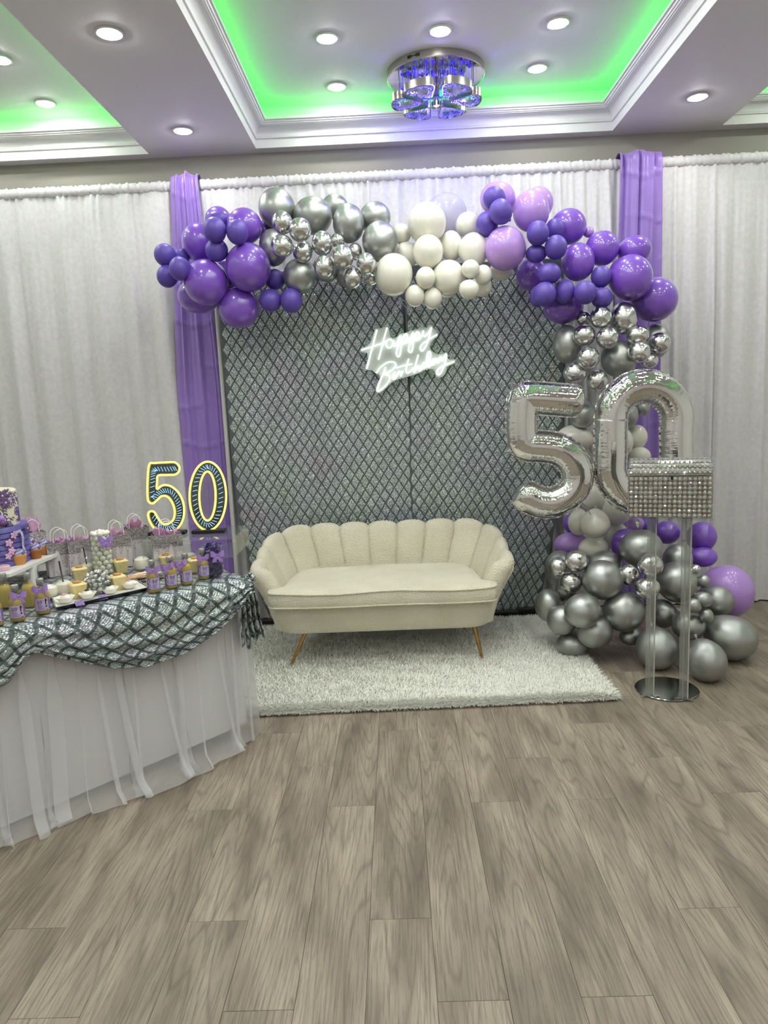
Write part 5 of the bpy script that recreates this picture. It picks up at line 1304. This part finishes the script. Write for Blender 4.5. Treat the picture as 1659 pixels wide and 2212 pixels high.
el = lambda cx, cy, rx, ry, n: [(cx+rx*cos(2*PI*i/n-PI/2)+ (2*PI*0), cy+ry*sin(2*PI*i/n-PI/2)) for i in range(n)]
numeral([el(1117, 545, 193, 362, 22), el(1113, 545, 86, 258, 22)], el(1115, 545, 139, 308, 11), 'glowing yellow outlined numeral 0 on the riser, right of the 5', 1117, True, [(960, 940), (1310, 940)])

# ------------------------------------------------------------------ cake, board, cupcakes
zc = .865; P1 = on(145, 1187, zc); P2 = on(20, 1240, zc); P3 = on(-60, 1242, zc); P4 = on(95, 1165, zc)
ck = on(-28, 1213, zc+.008)
cs = thing('cake_board', 'white hexagonal board on a short white pillar under the cake', 'cake stand', (ck.x, ck.y, ZK))
poly = [P3, P2, P1, P4, P4+(P3-P2)*1.2+Vector((-.02, .03, 0)), P3+Vector((-.12, .12, 0))]
cen = Vector((ck.x, ck.y, 0)); m = MB(); m.prism([(p.x-cen.x, p.y-cen.y) for p in poly], zc-ZK-.014, zc-ZK); m.build('board', mat('board_white', (226, 226, 222), .4), cs, smooth=False)
pb = on(72, 1268, ZK)
MB().lathe([(.022, 0), (.022, zc-ZK-.014)], n=20, c=(pb.x-cen.x, pb.y-cen.y, 0)).build('pillar', M_white_plastic, cs)
m = MB()
for q in range(16): m.sphere((pb.x-cen.x+.030, pb.y-cen.y-.004, .002+q*.0058), .003, 6, 4)
tag(m.build('bead_string', M_chrome, cs), kind='stuff')
MB().lathe([(.05, 0), (.05, zc-ZK-.014)], n=20).build('pillar', M_white_plastic, cs)
ca = thing('birthday_cake', 'two tier purple and cream birthday cake cut by the left photo edge', 'cake', (ck.x, ck.y, zc), face_cam(ck))
M_ruf = mat('purple_icing', (104, 98, 168), .5, vary=(30, (86, 80, 148), 2.)); M_cream = mat('cream_icing', (226, 218, 190), .5)
rb = (at(58, 1190, ck.y)-ck).length*1.0; rb = abs(at(57, 1185, ck.y).x-ck.x); ht1 = at(10, 1148, ck.y-rb).z-zc; rt = abs(at(31, 1110, ck.y).x-ck.x); ht2 = at(10, 1066, ck.y-rt).z-zc
pr = [(.0001, 0)]; nr = 7
for q in range(nr):
    z = ht1*q/nr; pr += [(rb*.965, z), (rb*1.0, z+ht1/nr*.15), (rb*.985, z+ht1/nr*.8)]
pr += [(rb*.97, ht1), (.0001, ht1)]
MB().lathe(pr, n=48, wob=lambda a, z: 1+.012*sin(a*7+z*60)).build('bottom_tier', M_ruf, ca, sharp=50)
tt_ = MB().lathe([(rt, ht1), (rt, ht2-.006), (rt-.006, ht2), (.0001, ht2)], n=48).build('top_tier', M_cream, ca)
m = MB(); r = random.Random(5)
for q in range(150):                  # filigree scrolls piped on the tier
    a = r.uniform(-PI, .9); z = r.uniform(ht1+.01, ht2-.02); s_ = r.choice((-1, 1)); R_ = r.uniform(.008, .017); pts = []
    for i in range(10):
        an = i*.62; rr_ = R_*(1-i/12); pts.append(((rt+.001)*cos(a+s_*rr_*cos(an)/rt), (rt+.001)*sin(a+s_*rr_*cos(an)/rt), max(ht1+.003, min(ht2-.003, z+rr_*sin(an)))))
    m.tube(pts, .0016, 5)
tag(m.build('scroll_piping', mat('violet_piping', (96, 76, 148), .5), tt_), kind='stuff')
def flower(mt, c, R_, par, n_=5, dirv=(0, -1, 0), nm='sugar_flower', cm_=None):
    M_ = Vector(dirv).to_track_quat('Z', 'Y').to_matrix(); m = MB()
    for i in range(n_):
        a = 2*PI*i/n_; pm2 = M_ @ Matrix.Rotation(a, 3, 'Z'); cc = Vector(c)+pm2 @ Vector((R_*.55, 0, R_*.12)); m.sphere(cc, R_*.5, 10, 6, (1, .72, .22), M=pm2)
    o = m.build(nm, mt, par)
    MB().sphere(Vector(c)+M_ @ Vector((0, 0, R_*.2)), R_*.2, 8, 6).build('flower_centre', cm_ or M_pud, o); return o
M_fpink = mat('pink_petal', (214, 170, 206), .5); M_fvio = mat('violet_petal', (104, 78, 132), .5)
def ongrid(px, py, R_):             # point on the cake side seen at a pixel, cake local
    b = None
    for k in range(60):
        y = ck.y-R_+R_*k/60; p = at(px, py, y)
        if (p.x-ck.x)**2+(p.y-ck.y)**2 <= (R_+.003)**2: b = p; break
    b = b or at(px, py, ck.y)
    loc = Matrix.Rotation(-face_cam(ck), 3, 'Z') @ Vector((b.x-ck.x, b.y-ck.y, b.z-zc)); return loc
for (px, py, R_, mt, rad) in ((28, 1156, .018, M_fpink, rb), (18, 1173, .018, M_fpink, rb), (24, 1190, .018, M_fpink, rb), (17, 1201, .016, M_fpink, rb), (56, 1141, .020, M_fvio, rb), (9, 1086, .026, M_fvio, rt), (2, 1071, .026, M_fvio, rt), (12, 1066, .022, M_fvio, rt)):
    p = ongrid(px, py, rad); d = Vector((p.x, p.y, .0)).normalized(); flower(mt, p+d*.004, R_, ca, 6 if mt is M_fvio else 5, d)
for (px, py, R_, mt) in ((17, 1137, .017, mat('navy_pearl', (70, 62, 110), .3)), (3, 1130, .016, mat('plum_pearl', (112, 70, 120), .25)), (7, 1146, .012, M_chrome), (9, 1126, .008, M_chrome), (0, 1120, .015, M_ribbon), (16, 1063, .009, M_chrome)):
    p = ongrid(px, py, rt if py < 1150 else rb); d = Vector((p.x, p.y, 0)).normalized(); MB().sphere(p+d*R_*.5, R_, 14, 9).build('sugar_ball', mt, ca)
p = ongrid(44, 1160, rb); m = MB(); d = Vector((p.x, p.y, 0)).normalized(); sd = Vector((-d.y, d.x, 0))
m.grid(lambda u, v: tuple(p+d*(.006+.004*sin(6*v))+sd*((u-.5)*.014+.010*v)+Vector((0, 0, .025-.085*v))), 2, 8); m.grid(lambda u, v: tuple(p+d*.008+sd*(-.04*v+.0*(u-.5))+Vector((0, 0, .03-.004*v+(u-.5)*.012))), 2, 5)
m.build('ribbon', mat('silver_lilac_ribbon', (190, 186, 214), .35), ca)
M_wrap = mat('amber_cake_wrapper', (206, 146, 72), .6); M_frost2 = mat('slate_frosting', (104, 100, 146), .5); M_frost = mat('lavender_frosting', (182, 176, 208), .5, sss=.1)
def cupcake(px, py, label, wm=M_wrap):
    p = on(px, py, zc); t = thing('cupcake', label, 'cupcake', p, face_cam(p), 'frosted cupcakes')
    MB().lathe([(.0001, 0), (.022, 0), (.0225, .001), (.0315, .036), (.0330, .042), (.030, .045), (.0001, .045)], n=60, wob=lambda a, z: 1+(.022*sin(a*20) if .0005 < z < .037 else 0)).build('wrapper_cake', wm, t, sharp=60)
    m = MB()
    for q in range(6):
        R_ = .028; pts = [(R_*(1-i/17)*cos(i*.22+q*1.047), R_*(1-i/17)*sin(i*.22+q*1.047), .049+.016*math.sqrt(i/15)) for i in range(16)]; m.tube(pts, .0062, 7, mi=q % 2)
    m.lathe([(.029, .043), (.029, .048), (.020, .058), (.006, .063), (.0001, .064)], n=24); m.build('frosting', [M_frost, M_frost2], t, sharp=None)
cupcake(43, 1219, 'lavender frosted cupcake nearest, at the front edge of the cake board'); cupcake(78, 1206, 'lavender frosted cupcake in the middle with darker wrapper', mat('brown_cake_wrapper', (168, 104, 52), .6)); cupcake(96, 1197, 'lavender frosted cupcake farthest right on the cake board'); cupcake(66, 1192, 'lavender frosted cupcake peeking out behind the others')
M_oreo = mat('pink_coated_cookie', (214, 178, 194), .4)
for k, (px, py, lb) in enumerate(((119, 1191, 'round pink coated cookie at the right corner of the cake board'), (8, 1232, 'round pink coated cookie at the front left of the cake board'))):
    p = on(px, py, zc); t = thing('coated_cookie', lb, 'cookie', p, group='pink coated cookies')
    MB().lathe([(.0001, 0), (.024, 0), (.027, .003), (.027, .016), (.023, .021), (.0001, .022)], n=28).build('cookie', M_oreo, t)
    flower(M_fpink, (0, 0, .022), .010, t, 5, (0, 0, 1))

# ------------------------------------------------------------------ mirrored crystal chandelier
CX_, CY_, CZ_ = .328, 4.60, ZT
ch = thing('chandelier', 'round mirrored flush chandelier with petal rings and glowing violet blue crystals', 'ceiling lamp', (CX_, CY_, CZ_))
M_mirror = mat('mirror_steel', (196, 194, 188), .05, 1.); M_steel = mat('brushed_steel', (178, 174, 162), .22, 1.)
MB().lathe([(.278, 0), (.292, -.001), (.292, -.038), (.285, -.042), (.283, -.036)], n=64, cap=False).build('rim', M_steel, ch)
MB().lathe([(.284, -.036), (.0001, -.036)], n=64, cap=False).build('mirror_plate', M_mirror, ch)
m = MB()
for k in range(6):
    a = -PI/2-.5+(k-2.5)*.045; m.box((.2925*cos(a), .2925*sin(a), -.02), (.012, .003, .016) if k not in (2, 3) else (.016, .003, .004), rot=a+PI/2)
m.build('vent_slots', M_black, ch, smooth=False)
M_bled = mat('blue_led', (40, 30, 255), .3, emit=(44, 26, 255), es=3.0); M_bead = mat('led_tinted_crystal', (196, 194, 236), .05, .5, emit=(70, 50, 255), es=.10); M_tear = mat_clear('crystal_drop', (225, 222, 240), .35)  # beads emit faintly, painting the LED light into the crystal
MB().lathe([(.030, -.036), (.030, -.075), (.020, -.085), (.020, -.17), (.034, -.175), (.034, -.20), (.0001, -.205)], n=24).build('centre_column', M_mirror, ch)
def petal_outline(n=26):
    pts = [(.075, -.012), (.075, .012)]
    hw = .105
    out = [(.072, 0.)]
    for (x, y) in ((.105, .030), (.150, .062), (.195, .088), (.222, .085), (.245, .058), (.254, .0)): out.append((x, y))
    full = out+[(x, -y) for x, y in reversed(out[1:-1])]
    return [(p.x, p.y) for p in crom([Vector((x, y, 0)) for x, y in full], 3, True)]
PO = petal_outline(); r = random.Random(2)
for k in range(6):
    a = PI/2+k*PI/3+PI/6; zz = -.132; ca_, sa_ = cos(a), sin(a); rot = lambda x, y: (x*ca_-y*sa_, x*sa_+y*ca_)
    m = MB(); V = []; n = len(PO)
    for (f, z) in ((1, zz), (1, zz-.042), (.93, zz-.042), (.93, zz)):
        for (x, y) in PO: q = rot(.17+(x-.17)*f, y*f); V.append((q[0]*1.07, q[1]*1.07, z))
    m.add(V, [(j*n+i, j*n+(i+1) % n, ((j+1) % 4)*n+(i+1) % n, ((j+1) % 4)*n+i) for j in range(4) for i in range(n)])
    pt = m.build('petal_ring', M_steel, ch, sharp=40)
    m = MB()
    for q in range(0, n, 1):
        x, y = PO[q]
        for f in (.84, .70): X_, Y_ = rot(.17+(x-.17)*f, y*f); m.sphere((X_*1.07, Y_*1.07, zz-.036+r.uniform(-.006, .006)), .0075, 7, 5)
    tag(m.build('crystal_beads', M_bead, pt, smooth=False), kind='stuff')
    tx, ty = rot(.20, 0)
    MB().lathe([(.0001, -.072), (.006, -.07), (.017, -.058), (.015, -.045), (.006, -.020), (.001, 0)], n=8, c=(tx, ty, zz-.008)).build('crystal_drop', M_tear, pt, smooth=False)
    m = MB()
    for (x, y) in ((.10, 0), (.22, .04), (.22, -.04)): X_, Y_ = rot(x, y); m.tube([(X_, Y_, -.036), (X_, Y_, zz)], .0022, 5)
    m.build('support_rod', M_chrome, pt)
    for (x, y, z) in ((.125, .045, -.075), (.165, .02, -.062), (.20, -.03, -.078), (.16, -.05, -.10), (.085, .01, -.15), (.20, .035, -.13)):
        X_, Y_ = rot(x, y); MB().sphere((X_, Y_, z), .0095, 10, 7).tube([(X_, Y_, -.036), (X_, Y_, z)], .0008, 4).build('blue_bulb', M_bled, ch)
    m = MB()
    for q in range(14): X_, Y_ = rot(.10+.011*q, .05*sin(q*1.7)); m.sphere((X_, Y_, -.06-.008*q+r.uniform(-.02, .02)), .006, 7, 5).tube([(X_, Y_, -.036), (X_, Y_, -.16)], .0006, 4)
    tag(m.build('hanging_beads', M_bead, ch, smooth=False), kind='stuff')
ld = bpy.data.lights.new('chandelier_glow', 'POINT'); ld.energy = 5.0; ld.color = (.20, .14, 1.); ld.shadow_soft_size = .06
lo = bpy.data.objects.new('chandelier_glow', ld); COL.objects.link(lo); lo.parent = ch; lo.location = (0, 0, -.27)
